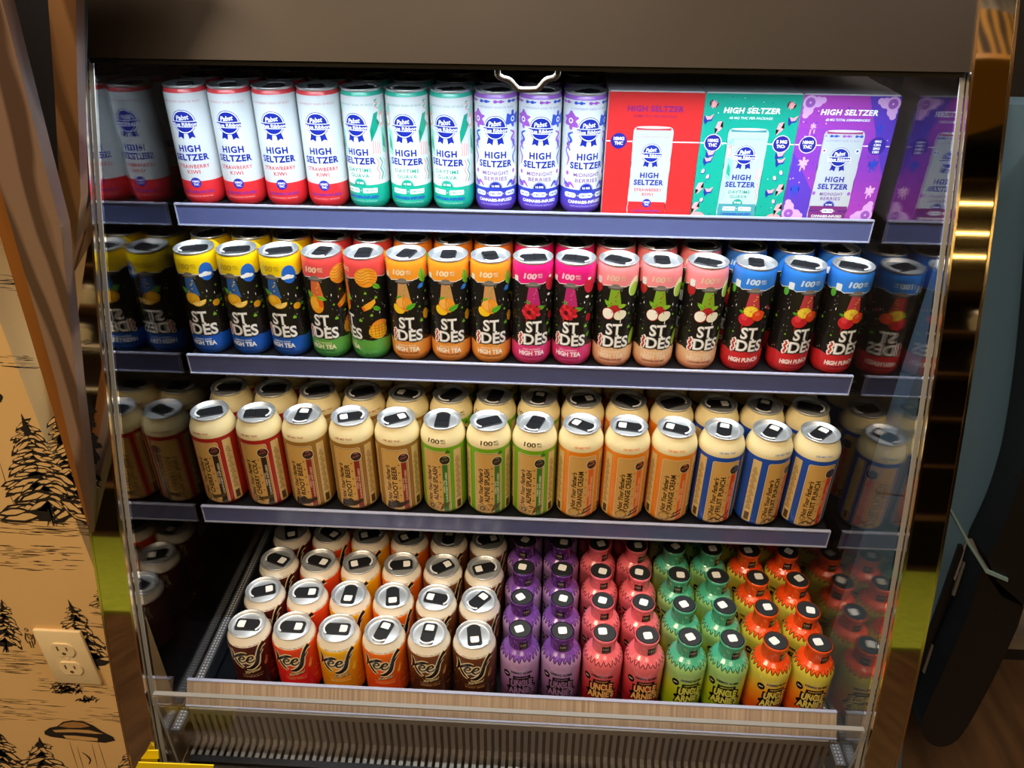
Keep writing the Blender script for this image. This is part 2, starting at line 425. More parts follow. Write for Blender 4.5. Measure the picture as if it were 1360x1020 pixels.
# wall socket
so = empty('wall_outlet', (0, 0, FLOOR))
tag(so, 'beige double wall outlet plate on the papered wall left of the cooler', 'outlet')
OUTM = mat('ivory_plastic', '#ecd3a4', 0.35)
sx, sz = -633, -640
MB().box(sx - 35, sx + 35, WY - 6, WY, sz - 58, sz + 58).build('cover_plate', OUTM, so, True, 2.5)
for q in (-1, 1):
    pts = [(sx + 17 * math.cos(a), sz + q * 20 + max(-13.5, min(13.5, 17 * math.sin(a)))) for a in [2 * math.pi * k / 28 for k in range(28)]]
    rc = MB().prism(pts, WY - 8, WY - 5).build('receptacle', OUTM, so)
    sl = MB(); sl.box(sx - 8, sx - 5.5, WY - 8.3, WY - 7, sz + q * 20 - 1, sz + q * 20 + 8); sl.box(sx + 5.5, sx + 8, WY - 8.3, WY - 7, sz + q * 20, sz + q * 20 + 7)
    sl.prism([(sx + 3 * math.cos(k), sz + q * 20 - 7 + 3 * math.sin(k)) for k in [j * math.pi / 5 for j in range(10)]], WY - 8.3, WY - 7)
    sl.build('socket_holes', mat('dark_slot', '#6a4a25', 0.6), rc)
MB().prism([(sx + 2.6 * math.cos(k), sz + 2.6 * math.sin(k)) for k in [j * math.pi / 6 for j in range(12)]], WY - 7, WY - 5.5).build('screw', OUTM, so)

# slanting walnut boards between wall and cooler
WAL1 = noise_mat('walnut_face', '#523c30', '#836857', 9.0, 0.42, 0, (1, 1, 0.22), 0.05, True, 0.2, -0.25)
WAL2 = noise_mat('walnut_warm', '#5f4026', '#86603e', 9.0, 0.4, 0, (1, 1, 0.22), 0.05, True, 0.2, 0.1)
WAL3 = noise_mat('walnut_edge', '#7a4718', '#93591f', 5, 0.5, 0, (6, 1, 0.6), 0.05, False, 0.1, -0.3)
def trace(px, y0, y1, side):
    """outline in mm: the drawn edge is the far edge of the solid, the one that shows against the cooler"""
    return [on_y(p[0], p[1], y1) for p in px]
def board(name, px, y0, y1, m, label):
    o = MB().prism(trace(px, y0, y1, 1), y0, y1).build(name, m, None, False)
    return tag(o, label, 'board', 'slanting walnut boards')
board('walnut_board', [(-24, -160), (19, 0), (93, 294), (112, 500), (139, 736), (86, 500), (0, 191), (-60, -30), (-90, -160)], WY - 18, WY - 1, WAL1, 'broad grey-brown walnut board slanting down beside the cooler')
board('walnut_batten', [(-60, -30), (0, 191), (86, 500), (139, 736), (64, 482), (0, 265), (-60, 60)], WY - 16, WY - 1, WAL3, 'narrow orange-brown batten along the edge of the broad board')
board('walnut_board', [(66, -160), (112, -160), (112.5, 60), (117, 255), (104, 378), (92, 292), (84, 120), (76, 0)], -146, -130, WAL2, 'short pointed walnut board hugging the mirror post')
tag(MB().prism([on_y(p[0], p[1], -126) for p in ((-60, -160), (110, -160), (110, 40), (103, 330), (80, 330), (-20, -20))], -126, -116).build('dark_panel', mat('navy_panel', '#1c1f2a', 0.45)), 'dark navy panel in the gap between the walnut boards', 'panel')

# ------------------------------------------------------------------ the cooler
def py_(z): return -118 + 0.40 * z + 0.000145 * z * z     # gently curved front edge of the cabinet
PR = [(480 - 25 * k, py_(480 - 25 * k)) for k in range(64)]
XL, XR, PT = -471.0, 481.0, 5.0                        # inner faces of the glass sides, pane thickness
cool = empty('display_cooler', (5, 0, FLOOR))
tag(cool, 'tall open-front drinks cooler with glass sides and mirror steel posts', 'cooler')
def cpart(mb, name, m, parent=None, smooth=False, bevel=0):
    o = mb.build(name, m, None, smooth, bevel); o.parent = parent or cool
    if not parent: o.location = -cool.location
    return o
for xi, xo in ((XL - PT - 1, XL - PT - 41), (XR + PT + 1, XR + PT + 41)):
    mb = MB(); a, b = min(xi, xo), max(xi, xo)
    n = len(PR); mb.v = [(x, y, z) for z, y in PR for x in (a, b)] + [(x, y + 24, z) for z, y in PR for x in (a, b)]
    for i in range(n - 1):
        q = 2 * i; r = 2 * n + 2 * i
        mb.f += [(q, q + 1, q + 3, q + 2), (r, r + 2, r + 3, r + 1), (q, q + 2, r + 2, r), (q + 1, r + 1, r + 3, q + 3)]
    mb.f += [(0, 2 * n, 2 * n + 1, 1), (2 * n - 2, 2 * n - 1, 4 * n - 1, 4 * n - 2)]
    post = cpart(mb, 'mirror_post', CHROME, None, True)
    eb = MB()
    for x0, x1 in ((a - 1.2, a + 1.6), (b - 1.6, b + 1.2)):
        k = len(eb.v); eb.v += [(x, y + dy, z) for z, y in PR for x, dy in ((x0, -1), (x1, -1), (x1, 6), (x0, 6))]
        for i in range(n - 1):
            for j in range(4): eb.f.append((k + 4 * i + j, k + 4 * i + (j + 1) % 4, k + 4 * i + 4 + (j + 1) % 4, k + 4 * i + 4 + j))
    eo = eb.build('edge_bead', EDGE, post, True)
for x0, x1 in ((XL - PT, XL), (XR, XR + PT)):
    pts = [(py_(z) + 14, z) for z in (168, 100, 0, -100, -200, -300, -400, -500, -600, -700, -790)] + [(412, -790), (412, 168)]
    sp = cpart(MB().prism_x(pts, x0, x1), 'side_pane', GLASS)
    ed = [(a - 2.2, b) for a, b in pts[:11]] + [(a - 0.1, b) for a, b in reversed(pts[:11])]
    MB().prism_x(ed, x0, x1).build('pane_edge', mat('polished_glass_edge', '#8d8a85', 0.35), sp)
cpart(MB().prism_x([(-54, 150), (15, 300), (107, 480), (132, 480), (40, 300), (-29, 152)], XL - 5, XR + 5), 'canopy_fascia', BRONZE)
cpart(MB().prism_x([(-28, 178), (-16, 178), (-10, 172), (415, 172), (415, 200), (-20, 200)], XL, XR), 'canopy_ceiling', BLACK)
cpart(MB().box(XL + 6, XR - 6, -48, -31, 145, 151), 'led_strip', mat('led_diffuser', '#dfeaff', 0.4, 0, 0, 0.5, 1, 2.0))
cpart(MB().prism_x([(-52, 150), (-52, 144), (-49, 144), (-49, 150)], XL, XR), 'fascia_lip', mat('dark_lip', '#1b1714', 0.4))
cpart(MB().box(XL + 4, XR - 4, -28, -26, 140.2, 152), 'light_baffle', BLACK)
cpart(MB().box(XL - 5, XR + 5, 414, 440, -1095, 480), 'back_panel', BLACK)
# blind handle below the canopy
hp = [(661, 78), (661, 99), (664, 104), (669, 106.5), (677, 109), (687, 119.5), (693, 121), (709, 121), (715, 119.5), (725, 109), (733, 106.5), (738, 104), (741, 98), (741, 78)]
HY = -45
hpts = [(on_y(p[0], p[1] - 2, HY)[0], HY, min(on_y(p[0], p[1] - 2, HY)[1], 147.5 + 0.02 * k)) for k, p in enumerate(smooth_pts(hp, 4))]
hand = cpart(MB().tube(hpts, 3.3), 'blind_handle', mat('handle_metal', '#40372f', 0.5, 0.3), None, True)
z = on_y(700, 86, HY)[1]; MB().box(hpts[0][0], hpts[-1][0], HY - 2, HY + 2, z - 2, z + 2).build('cross_bar', mat('pale_bar', '#dfe2e8', 0.3, 0.5), hand)

SH = [(-57.9, 91.0), (-258.9, 27.4), (-485.5, -37.8)]   # shelf height, depth of the front can row
SXL, SXR = -466.4, 473.0
for i, (z, y) in enumerate(SH):
    yf = y - 36.3
    sh = cpart(MB().box(SXL + 1, SXR - 1, yf + 4.2, 413, z - 22, z - 0.3), 'shelf', SHELFM)
    pc = cpart(MB().box(SXL, SXR, yf, yf + 3, z - 24.5, z + 5), 'price_channel', CHAN)
    for dz in (5.0, -24.5): MB().box(SXL, SXR, yf - 2.2, yf + 3, z + dz - 1.0, z + dz + 0.8).build('channel_lip', CHANE, pc)
    for x in (SXL, SXR - 1.4): MB().box(x, x + 1.4, yf - 1.4, yf + 2, z - 23.5, z + 4).build('channel_end', CHANE, pc)
# bottom deck, side rails, fence strip, air grille, guard
DZ = -722.0
cpart(MB().box(XL, XR, -252, 413, DZ - 26, DZ), 'deck', NAVY)
for x0, x1, s in ((XL + 1, XL + 15, 1), (XR - 15, XR - 1, -1)):
    rl = cpart(MB().box(x0, x1, -292, 300, DZ + 4, DZ + 14), 'side_rail', GREYM)
    dm = MB(); y = -288
    while y < 280:
        for u in (0.33, 0.67):
            cx = x0 + (x1 - x0) * u; n = len(dm.v); dm.v += [(cx + 1.5 * math.cos(k * math.pi / 3), y + 1.5 * math.sin(k * math.pi / 3), DZ + 14.25) for k in range(6)]; dm.f.append(tuple(range(n, n + 6)))
        y += 5.2
    d = dm.build('perforations', mat('rail_hole', '#e4e8ee', 0.4), rl); d['kind'] = 'stuff'
    cpart(MB().box(x0 + 15 * s, x1 + 15 * s - 3 * s, -252, 300, DZ + 0.5, DZ + 8), 'inner_rail', NAVY)
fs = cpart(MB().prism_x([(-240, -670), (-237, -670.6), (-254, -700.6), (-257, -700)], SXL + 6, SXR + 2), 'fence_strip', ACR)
MB().prism_x([(-240.8, -669), (-236, -669), (-236, -671), (-240.8, -671)], SXL + 6, SXR + 2).build('strip_edge', CHANE, fs)
MB().prism_x([(-259, -699), (-253, -699), (-253, -701.5), (-259, -701.5)], SXL + 6, SXR + 2).build('strip_edge', CHANE, fs)
GX0, GX1 = XL + 17, XR - 17
gr = cpart(MB().box(GX0, GX1, -262, -258, -712, -701), 'air_grille', GRILL)
MB().prism_x([(-298, -771), (-288, -771), (-288, -776), (-298, -776)], GX0, GX1).build('front_rail', mat('dark_grille_rail', '#2c2c2e', 0.35, 0.5), gr)
bar = MB().prism_x([(-262, -712), (-262, -765), (-266, -770.5), (-289, -772), (-289, -774), (-264, -772.5), (-259, -766), (-259, -712)], -2.9, 2.9).mesh('bar')
bar.materials.append(GRILL)
nb = 86; pitch = (GX1 - GX0) / nb
for k in range(nb + 1):
    o = bpy.data.objects.new('bar', bar); COL.objects.link(o); o.parent = gr; o.location = ((GX0 + k * pitch) / 1000, 0, 0)
cpart(MB().box(GX0, GX1, -250, -246, -800, -726), 'duct_back', BLACK); cpart(MB().box(GX0, GX1, -300, -250, -806, -800), 'duct_floor', BLACK)
cpart(MB().box(XL, XR, -258, -254, -704, -702), 'dark_strip', BLACK)
cpart(MB().box(XL + 0.5, XR - 0.5, -303, -298, -776, -620), 'front_guard', GLASS)
gg = cpart(MB().box(XL + 0.5, XR - 0.5, -303.6, -297.4, -620.0, -617.5), 'guard_edge', mat('polished_glass_edge', '#8d8a85', 0.35))
for x in (XL + 0.5, XR - 2.5): cpart(MB().box(x, x + 2, -305, -303.2, -776, -620), 'guard_edge', mat('polished_glass_edge'))
bump_ = cpart(MB().prism_x([(-345, -800), (-338, -786), (-306, -778), (-297, -778), (-297, -1090), (-345, -1090)], XL - 5, XR + 5), 'front_base', mat('charcoal_base', '#2a2623', 0.4))
# yellow notice stickers at the lower left corner
YEL = mat('yellow_sticker', '#f2d40a', 0.45)
def on_z(px, py, z):
    d = ray(px, py); t = (z - CP[2]) / d.z; return CP[0] + t * d.x, CP[1] + t * d.y
q = [on_y(a, b, -346) for a, b in ((184, 1012), (284, 1016), (276, 1045), (168, 1045))]
yn = tag(MB().prism(q, -347, -345.4).build('notice_sticker', YEL), 'yellow notice sticker on the cooler base at the lower left', 'sticker')
q2 = [on_y(a, b, -333) for a, b in ((196, 997), (210, 997), (211, 1008), (187, 1008))]
tag(MB().prism(q2, -333, -331.5).build('corner_sticker', YEL), 'small yellow sticker at the foot of the mirror post', 'sticker')

# ------------------------------------------------------------------ right-hand machine and dark corner
BLUE = mat('blue_grey_panel', '#58758f', 0.45, 0.0); MBLK = mat('machine_black', '#0e0e12', 0.38); TRIM = mat('pale_trim', '#8fb0b4', 0.35, 0.4)
kio = empty('kiosk', (620, -200, FLOOR)); tag(kio, 'blue-grey and black kiosk standing right of the cooler', 'kiosk')
def kpart(px, y0, y1, name, m, parent=None, bevel=0, pts=None):
    o = MB().prism(pts or trace(px, y0, y1, -1), y0, y1).build(name, m, None, bevel > 0, bevel); o.parent = parent or kio
    if not parent: o.location = -kio.location
    return o
rim = [on_y(a, b, -60) for a, b in ((1420, 140), (1400, 320), (1358, 470), (1338, 560), (1312, 650), (1287, 705), (1284, 716), (1254, 664))]
rim = smooth_pts(rim[:6], 5) + rim[6:]
kpart(None, -60, -20, 'upper_panel', BLUE, None, 0, [(532, rim[0][1])] + rim + [(532, rim[-1][1] + 10)])
rim = [on_y(a, b, -60) for a, b in ((1254, 667), (1283, 719), (1275, 738), (1240, 830), (1212, 900), (1204, 940), (1196, 1030))]
kpart(None, -60, -20, 'lower_panel', BLUE, None, 0, [(532, rim[0][1] + 8)] + rim + [(532, rim[-1][1])])
kpart(smooth_pts([(1362, 300), (1355, 400), (1345, 500), (1330, 590), (1312, 650), (1287, 705)], 5) + [(1300, 735), (1340, 770), (1480, 800), (1480, 200), (1365, 200)], -120, -62, 'upper_body', MBLK)
kpart([(1284, 722), (1310, 760), (1338, 772)] + smooth_pts([(1330, 800), (1300, 868), (1268, 930), (1250, 952), (1230, 957), (1214, 947), (1209, 930), (1214, 908), (1240, 848), (1268, 780)], 4), -112, -62, 'lower_body', MBLK)
kpart([(1254, 664), (1256, 663), (1286, 716), (1310, 755), (1338, 767), (1337, 771), (1308, 759), (1284, 720)], -124, -121, 'trim_line', TRIM)
kpart([(1272, 722), (1277, 722), (1278, 728), (1214, 905), (1207, 925), (1205, 915)], -118, -113, 'hinge_rod', mat('rod_black', '#17191d', 0.3, 0.4))
for a in (((1281, 746), (1278, 745), (1263, 788), (1267, 790)), ((1239, 856), (1236, 855), (1224, 890), (1227, 893))):
    kpart(a, -122, -119, 'hinge_plate', mat('hinge_steel', '#a8adb3', 0.3, 0.9))
tag(MB().prism([on_y(p[0], p[1], -40) for p in ((1312, 846), (1420, 852), (1420, 866), (1322, 861), (1314, 856))], -40, 200).build('counter_shelf', mat('pale_counter', '#7b7064', 0.5)), 'pale shelf edge behind the kiosk at the right', 'shelf')
struct(MB().box(540, 3400, 230, 260, FLOOR, 2300).build('wall_niche', DARKW))

# ------------------------------------------------------------------ products
ORD = ['first', 'second', 'third', 'fourth', 'fifth', 'sixth', 'seventh', 'eighth', 'ninth', 'tenth', 'eleventh', 'twelfth', 'thirteenth', 'fourteenth', 'fifteenth', 'sixteenth']
# ---- shared can lid
def lid_mesh(rr, H, panel=5.0):
    prof = [(H - 5, rr - 2.0), (H - 1.6, rr - 0.2), (H - 0.4, rr), (H, rr - 0.9), (H - 0.3, rr - 2.0), (H - panel, rr - 3.4), (H - panel - 0.8, rr - 4.6), (H - panel, rr - 5.8), (H - panel + 0.5, rr - 7), (H - panel + 0.5, 0.01)]
    v = []; f = []; seg = 44
    for z, r in prof: v += [(r * math.cos(2 * math.pi * i / seg), r * math.sin(2 * math.pi * i / seg), z) for i in range(seg)]
    for k in range(len(prof) - 1):
        for i in range(seg): j = (i + 1) % seg; f.append((k * seg + i, k * seg + j, (k + 1) * seg + j, (k + 1) * seg + i))
    me = mesh('lid', v, f, True); me.materials.append(ALU); return me
def closure_mesh(H, k=1.0):                        # dark sliding closure across the lid, long axis x
    pts = []
    for cx, cy, a0 in ((13, -6, -90), (13, 6, 0), (-12, 6.5, 90), (-12, -6.5, 180)):
        for q in range(5): a = math.radians(a0 + q * 22.5); pts.append((k * (cx + 4 * math.cos(a)), k * (cy + 3 * math.sin(a))))
    n = len(pts); z0, z1 = H - 4.4, H - 2.2
    v = [(x, y, z0) for x, y in pts] + [(x * 0.97, y * 0.95, z1) for x, y in pts]
    f = [tuple(range(n, 2 * n)), tuple(range(n - 1, -1, -1))] + [(i, (i + 1) % n, n + (i + 1) % n, n + i) for i in range(n)]
    # raised thumb ridge
    m = len(v); v += [(k * x, k * y, z) for z in (z1, z1 + 0.8) for x, y in ((-3, -8), (-1, -8), (-1, 8), (-3, 8))]
    f += [tuple(m + i for i in q) for q in ((4, 5, 6, 7), (0, 1, 5, 4), (1, 2, 6, 5), (2, 3, 7, 6), (3, 0, 4, 7))]
    me = mesh('closure', v, f); me.materials.append(TAB); return me
def lip_mesh(H, k=1.0):                            # pale curved lip at one end of the closure
    v = []; f = []; n = 10
    for i in range(n + 1):
        a = math.radians(-58 + 116 * i / n); 
        for r, z in ((15.4, H - 2.1), (19.2, H - 2.1), (19.2, H - 1.0), (15.4, H - 1.0)): v.append((k * (r * math.cos(a) * 0.55 + 8.0), k * r * math.sin(a) * 0.62, z))
    for i in range(n):
        for j in range(4): f.append((4 * i + j, 4 * i + (j + 1) % 4, 4 * i + 4 + (j + 1) % 4, 4 * i + 4 + j))
    f += [(3, 2, 1, 0), (4 * n, 4 * n + 1, 4 * n + 2, 4 * n + 3)]
    me = mesh('closure_lip', v, f); me.materials.append(LIPW); return me
def sticker_mesh(H, cx, s=5.2, th=0.5):
    pts = []
    for ax, ay, a0 in ((s - 2.7, -s + 2.7, -90), (s - 2.7, s - 2.7, 0), (-s + 2.7, s - 2.7, 90), (-s + 2.7, -s + 2.7, 180)):
        for q in range(4): a = math.radians(a0 + q * 30); pts.append((cx + ax + 2.7 * math.cos(a), ay + 2.7 * math.sin(a)))
    n = len(pts); v = [(x, y, H) for x, y in pts] + [(x, y, H + th) for x, y in pts]
    f = [tuple(range(n, 2 * n))] + [(i, (i + 1) % n, n + (i + 1) % n, n + i) for i in range(n)]
    me = mesh('sticker', v, f); me.materials.append(STK); return me
LIDS = {'slim': (lid_mesh(27.0, 156.0), closure_mesh(156.0, 1.12), lip_mesh(156.0, 1.12), sticker_mesh(156 - 2.1, -8, 6.2)),
        'tall': (lid_mesh(27.0, 157.0), closure_mesh(157.0, 1.12), lip_mesh(157.0, 1.12), sticker_mesh(157 - 2.1, -8, 6.2)),
        'short': (lid_mesh(27.0, 122.0), closure_mesh(122.0, 1.12), lip_mesh(122.0, 1.12), sticker_mesh(122 - 2.1, -8, 6.2))}
P_SLIM = [(0, 22), (0.6, 23.5), (4, 25.5), (9, 27.5), (13, 28.0), (141, 28.0), (146, 27.8), (150, 27.0), (152.5, 26.0)]
P_TALL = [(0, 23), (0.6, 25), (5, 28), (11, 32), (15, 32.6), (131, 32.6), (136, 32.1), (143, 29.6), (149, 27.0), (153, 25.6)]
P_SHRT = [(0, 23), (0.6, 25), (5, 28), (11, 32), (15, 32.6), (99, 32.6), (103, 32.1), (110, 29.6), (115, 27.2), (118.5, 25.6)]
RND = random.Random(77)
def place_can(kind, body, art, pmat, x, y, z, yaw, lidyaw, sticker, label, group, name):
    r = empty(name, (x, y, z), math.radians(yaw)); tag(r, label, 'can', group)
    b = link('can_body', body, r); a = link('printed_label', art, r) if art else None
    L = LIDS[kind]; ld = link('lid', L[0], r); e = math.radians(lidyaw - yaw)
    for nm, me in zip(('closure', 'closure_lip', 'sticker'), L[1:]):
        if nm == 'sticker' and not sticker: continue
        o = link(nm, me, ld); o.rotation_euler = (0, 0, e)
    return r
def finish(body, art, m):
    body.materials.append(m)
    if art: art.materials.append(m)

# ---- art: seltzer (top shelf)
NVY = '#16289c'
def ribbon_logo(A, cx, cz, k=1.0, c=NVY, L=2):
    A.ell(cx, cz, 15.2 * k, 15.2 * k, c, L, 0, 40); A.ell(cx, cz, 14.4 * k, 14.4 * k, '#f2f5f7', L + 1, 0, 40); A.ell(cx, cz, 13.2 * k, 13.2 * k, c, L + 2, 0, 40)
    A.poly([(cx - 17.5 * k, cz - 6.5 * k), (cx + 17.5 * k, cz - 7.2 * k), (cx + 17.5 * k, cz + 0.6 * k), (cx - 17.5 * k, cz + 1.4 * k)], '#f2f5f7', L + 3)
    A.poly([(cx - 16.5 * k, cz - 5.6 * k), (cx + 16.5 * k, cz - 6.3 * k), (cx + 16.5 * k, cz - 0.3 * k), (cx - 16.5 * k, cz + 0.5 * k)], c, L + 4)
    A.text('Blue Ribbon', cx, cz - 5.3 * k, 4.6 * k, '#ffffff', L + 5, 0.02, 0.0, 32 * k)
    A.text('Pabst', cx - 0.5 * k, cz + 2.6 * k, 6.2 * k, '#ffffff', L + 5, 0.02, 0.25, 17 * k, 1, 6)
    for s in (-1, 1):
        A.poly([(cx + s * 2.2 * k, cz - 13 * k), (cx + s * 9.2 * k, cz - 12 * k), (cx + s * 11.5 * k, cz - 21 * k), (cx + s * 7.5 * k, cz - 19.2 * k), (cx + s * 3.6 * k, cz - 22 * k)], c, L)
def splat(A, cx, cz, r, c, L, seed):
    q = random.Random(seed); pts = []
    for k in range(18): a = 2 * math.pi * k / 18; d = r * (1.0 if k % 3 else 0.55) * q.uniform(0.8, 1.15); pts.append((cx + d * math.cos(a), cz + d * math.sin(a)))
    pts = smooth_pts(pts + [pts[0]], 3)[:-1]
    A.poly(pts, c, L)
def seltzer_art(fl):
    A = Art()
    tc = {'straw': '#d8404a', 'guava': '#2aa58c', 'berry': '#7a4a9e'}[fl]
    A.text('A DIFFERENT KIND OF BUZZ', 0, 136, 2.6, {'straw': '#c98a92', 'guava': '#7aa79e', 'berry': '#8d84b8'}[fl], 1, 0, 0, 52, 1.1)
    ribbon_logo(A, 0, 112, 1.0)
    A.text('HIGH', 0, 73.5, 8.4, NVY, 2, 0.038, 0, 29, 1.15); A.text('SELTZER', 0, 62, 8.4, NVY, 2, 0.038, 0, 47, 1.1)
    w1, w2 = {'straw': ('STRAWBERRY', 'KIWI'), 'guava': ('DAYTIME', 'GUAVA'), 'berry': ('MIDNIGHT', 'BERRIES')}[fl]
    A.text(w1, 0, 51.4, 5.2, tc, 2, 0.012, 0, {'straw': 44, 'guava': 34, 'berry': 36}[fl], 1.1); A.text(w2, 0, 44, 5.2, tc, 2, 0.012, 0, {'straw': 17, 'guava': 27, 'berry': 31}[fl], 1.1)
    if fl == 'straw':
        A.ell(0, 32, 7, 7, '#2a2ea8', 3); A.text('10MG', 0, 32.3, 2.9, '#ffffff', 4, 0.03, 0, 9.5); A.text('THC', 0, 28.2, 2.9, '#ffffff', 4, 0.03, 0, 7)
        A.text('CANNABIS-INFUSED', 0, 17.5, 3.5, '#7a2f9c', 2, 0.03, 0, 44, 1.05); A.text('NON-ALCOHOLIC BEVERAGE', 0, 12.5, 1.9, '#f3b3b0', 2, 0, 0, 38)
    else:
        hc = '#16a08a' if fl == 'guava' else NVY
        A.ell(0, 34, 9.5, 9.5, '#9fcfc8' if fl == 'guava' else '#8f97d0', 2, 0, 16, 0, 180); A.ell(0, 34, 8, 8, hc, 3, 0, 16, 0, 180); A.text('15 MG' if fl == 'guava' else '16 MG', 0, 35.2, 2.9, '#ffffff', 4, 0.03, 0, 10)
        if fl == 'guava': pills = ((-12, 20, '10 MG THC'), (13, 20, '5 MG THCv'))
        else: pills = ((-22, 17, '10 MG THC'), (0, 19, '4 MG CBN'), (22, 17, '2 MG CBD'))
        for px_, w_, t_ in pills:
            A.rrect(px_ - w_ / 2, px_ + w_ / 2, 23.0, 29.6, 1.2 if fl == 'guava' else 3.2, '#eef6fa', 2); A.text(t_, px_, 25.0, 2.6, hc, 3, 0.02, 0, w_ - 4)
        A.text('+', 0.5 if fl == 'guava' else 11, 24.8, 3, '#ffffff', 2); 
        if fl == 'berry': A.text('+', -11, 24.8, 3, '#ffffff', 2)
        A.text('CANNABIS-INFUSED', 0, 15.6, 4.0, '#1f3fc0' if fl == 'guava' else '#ffffff', 2, 0.03, 0, 48, 1.05); A.text('NON-ALCOHOLIC BEVERAGE', 0, 10.6, 2.2, '#8fd8c8' if fl == 'guava' else '#b8a8f0', 2, 0.01, 0, 42)
    if fl == 'guava':
        T, Pk, Mt = '#17a287', '#f0a49c', '#8fd4c2'
        for s0 in (0, -62):
            o = 24 + s0 if s0 else 24
            for q in range(4): A.stroke([(o + 4 + (q % 2) * 5, 141 - q * 3), (o + 8 - (q % 2) * 4, 143 - q * 3)], 1.4, (T, Pk)[q % 2], 2, 1)
            A.poly([(o + 2, 126), (o + 9, 128), (o + 4, 113), (o + 10, 113), (o - 4, 90), (o, 105), (o - 5, 105)], T, 3)
            A.poly([(o + 10, 124), (o + 16, 130), (o + 17, 112), (o + 9, 108), (o + 14, 117)], Pk, 2); A.poly([(o + 11, 121), (o + 14, 124), (o + 15, 114), (o + 12, 112)], '#f4f7f6', 3)
            A.poly([(o + 9, 132), (o + 17, 139), (o + 18, 126), (o + 12, 124)], Mt, 1); A.poly([(o + 12, 108), (o + 20, 104), (o + 20, 72), (o + 12, 76)], Mt, 1); A.poly([(o + 14, 100), (o + 18, 92), (o + 19, 78), (o + 13, 84)], T, 2)
            for q in range(4): A.stroke([(o - 2 + q * 3.2, 92 - q), (o - 2 + q * 3.2, 74)], 1.3, Pk, 2, 1)
            for q in range(3): A.stroke([(o + 1 + q * 5, 69), (o + 5 + q * 5, 62), (o + 1 + q * 5, 55), (o + 5 + q * 5, 48), (o + 2 + q * 5, 40)], 1.6, (Pk, T, Mt)[q], 2, 1)
    if fl == 'berry':
        B, Pu = '#2f50c4', '#a256c4'
        for k in range(9):
            x = -76 + k * 19
            for j in range(4): A.ell(x + j * 3.6, 144.2, 2.6 if j % 2 == 0 else 1.3, 2.0 if j % 2 == 0 else 1.0, (Pu, B)[k % 2], 2, 0, 10)
        for sx_, c1, c2, sd in ((25, B, Pu, 1), (-25.5, Pu, B, 2), (70, Pu, B, 3), (-70, B, Pu, 4)):
            splat(A, sx_, 122, 11, c1, 2, sd); A.ell(sx_, 122, 3.4, 3.4, '#f2f5fa', 3, 0, 14); A.ell(sx_, 122, 2, 2, c1, 4, 0, 12)
            g = 1 if sx_ > 0 else -1
            A.stroke([(sx_ - 4 * g, 108), (sx_ + 3 * g, 104), (sx_ - 2 * g, 97), (sx_ + 4 * g, 92), (sx_ - g, 84)], 3.4, c2, 2, 5, (0.4, 1, 1, 1, 0.3))
            A.stroke([(sx_ + 5 * g, 100), (sx_ + 1 * g, 92), (sx_ + 6 * g, 84), (sx_ + g, 74), (sx_ + 4 * g, 64)], 2.6, c1, 3, 5, (0.3, 1, 0.7, 1, 0.3))
            for q in (7, 4.6, 2.4): A.ell(sx_ + 2 * g, 55, q, q * 1.25, (B, '#eef2fa', Pu)[int(q) % 3], 3 + (7 - q) * 0.2, 0, 16)
            A.stroke([(sx_ - 9 * g, 36), (sx_ - 3 * g, 42), (sx_ + 3 * g, 37), (sx_ + 8 * g, 46)], 4.2, c1, 2, 5, (0.3, 1, 1, 0.4)); A.stroke([(sx_ - 2 * g, 36), (sx_ + 4 * g, 42), (sx_ + 7 * g, 38)], 3, c2, 3, 5, (0.5, 1, 0.4))
    return A
WHT = '#d6dbdf'
SELT = {}
for fl, bot, bot2, top in (('straw', '#d8262e', '#e0333a', '#e0434c'), ('guava', '#12a58c', '#18ab92', '#2fb39c'), ('berry', '#3f3fb8', '#2340b4', '#9a63c8')):
    body = lathe_col('can_body', P_SLIM, [(0, 34, bot if fl != 'berry' else '#6a3fc0', bot2), (34, 147.5, WHT), (147.5, 160, top)])
    sa = seltzer_art(fl); art = sa.build('printed_label', wrap(P_SLIM, 28.0), 3.0)
    finish(body, art, PRINT); SELT[fl] = (body, art, sa)
DESC1 = {'straw': 'white slim seltzer can with red base', 'guava': 'white slim seltzer can with teal base', 'berry': 'white slim seltzer can with purple base'}
ROWN = ['front', 'second', 'third', 'fourth', 'fifth', 'sixth']
z, y = SH[0]
X1 = [-435, -376.5, -318, -259.5, -202, -144, -86, -28, 29.5, 87]
F1 = ['straw'] * 4 + ['guava'] * 3 + ['berry'] * 3
YAW1 = [3, 3, 4, 3, -14, -2, -12, 2, 4, 13]
for row in range(5):
    for c in range(10):
        fl = F1[c]; b, a, _ = SELT[fl]
        place_can('slim', b, a, PRINT, X1[c], y + row * 58.4, z, YAW1[c] if row == 0 else RND.uniform(-40, 40),
                  RND.uniform(0, 360), False, '%s, %s from left, %s row, top shelf' % (DESC1[fl], ORD[c], ROWN[row]), 'slim seltzer cans on the top shelf', 'seltzer_can')

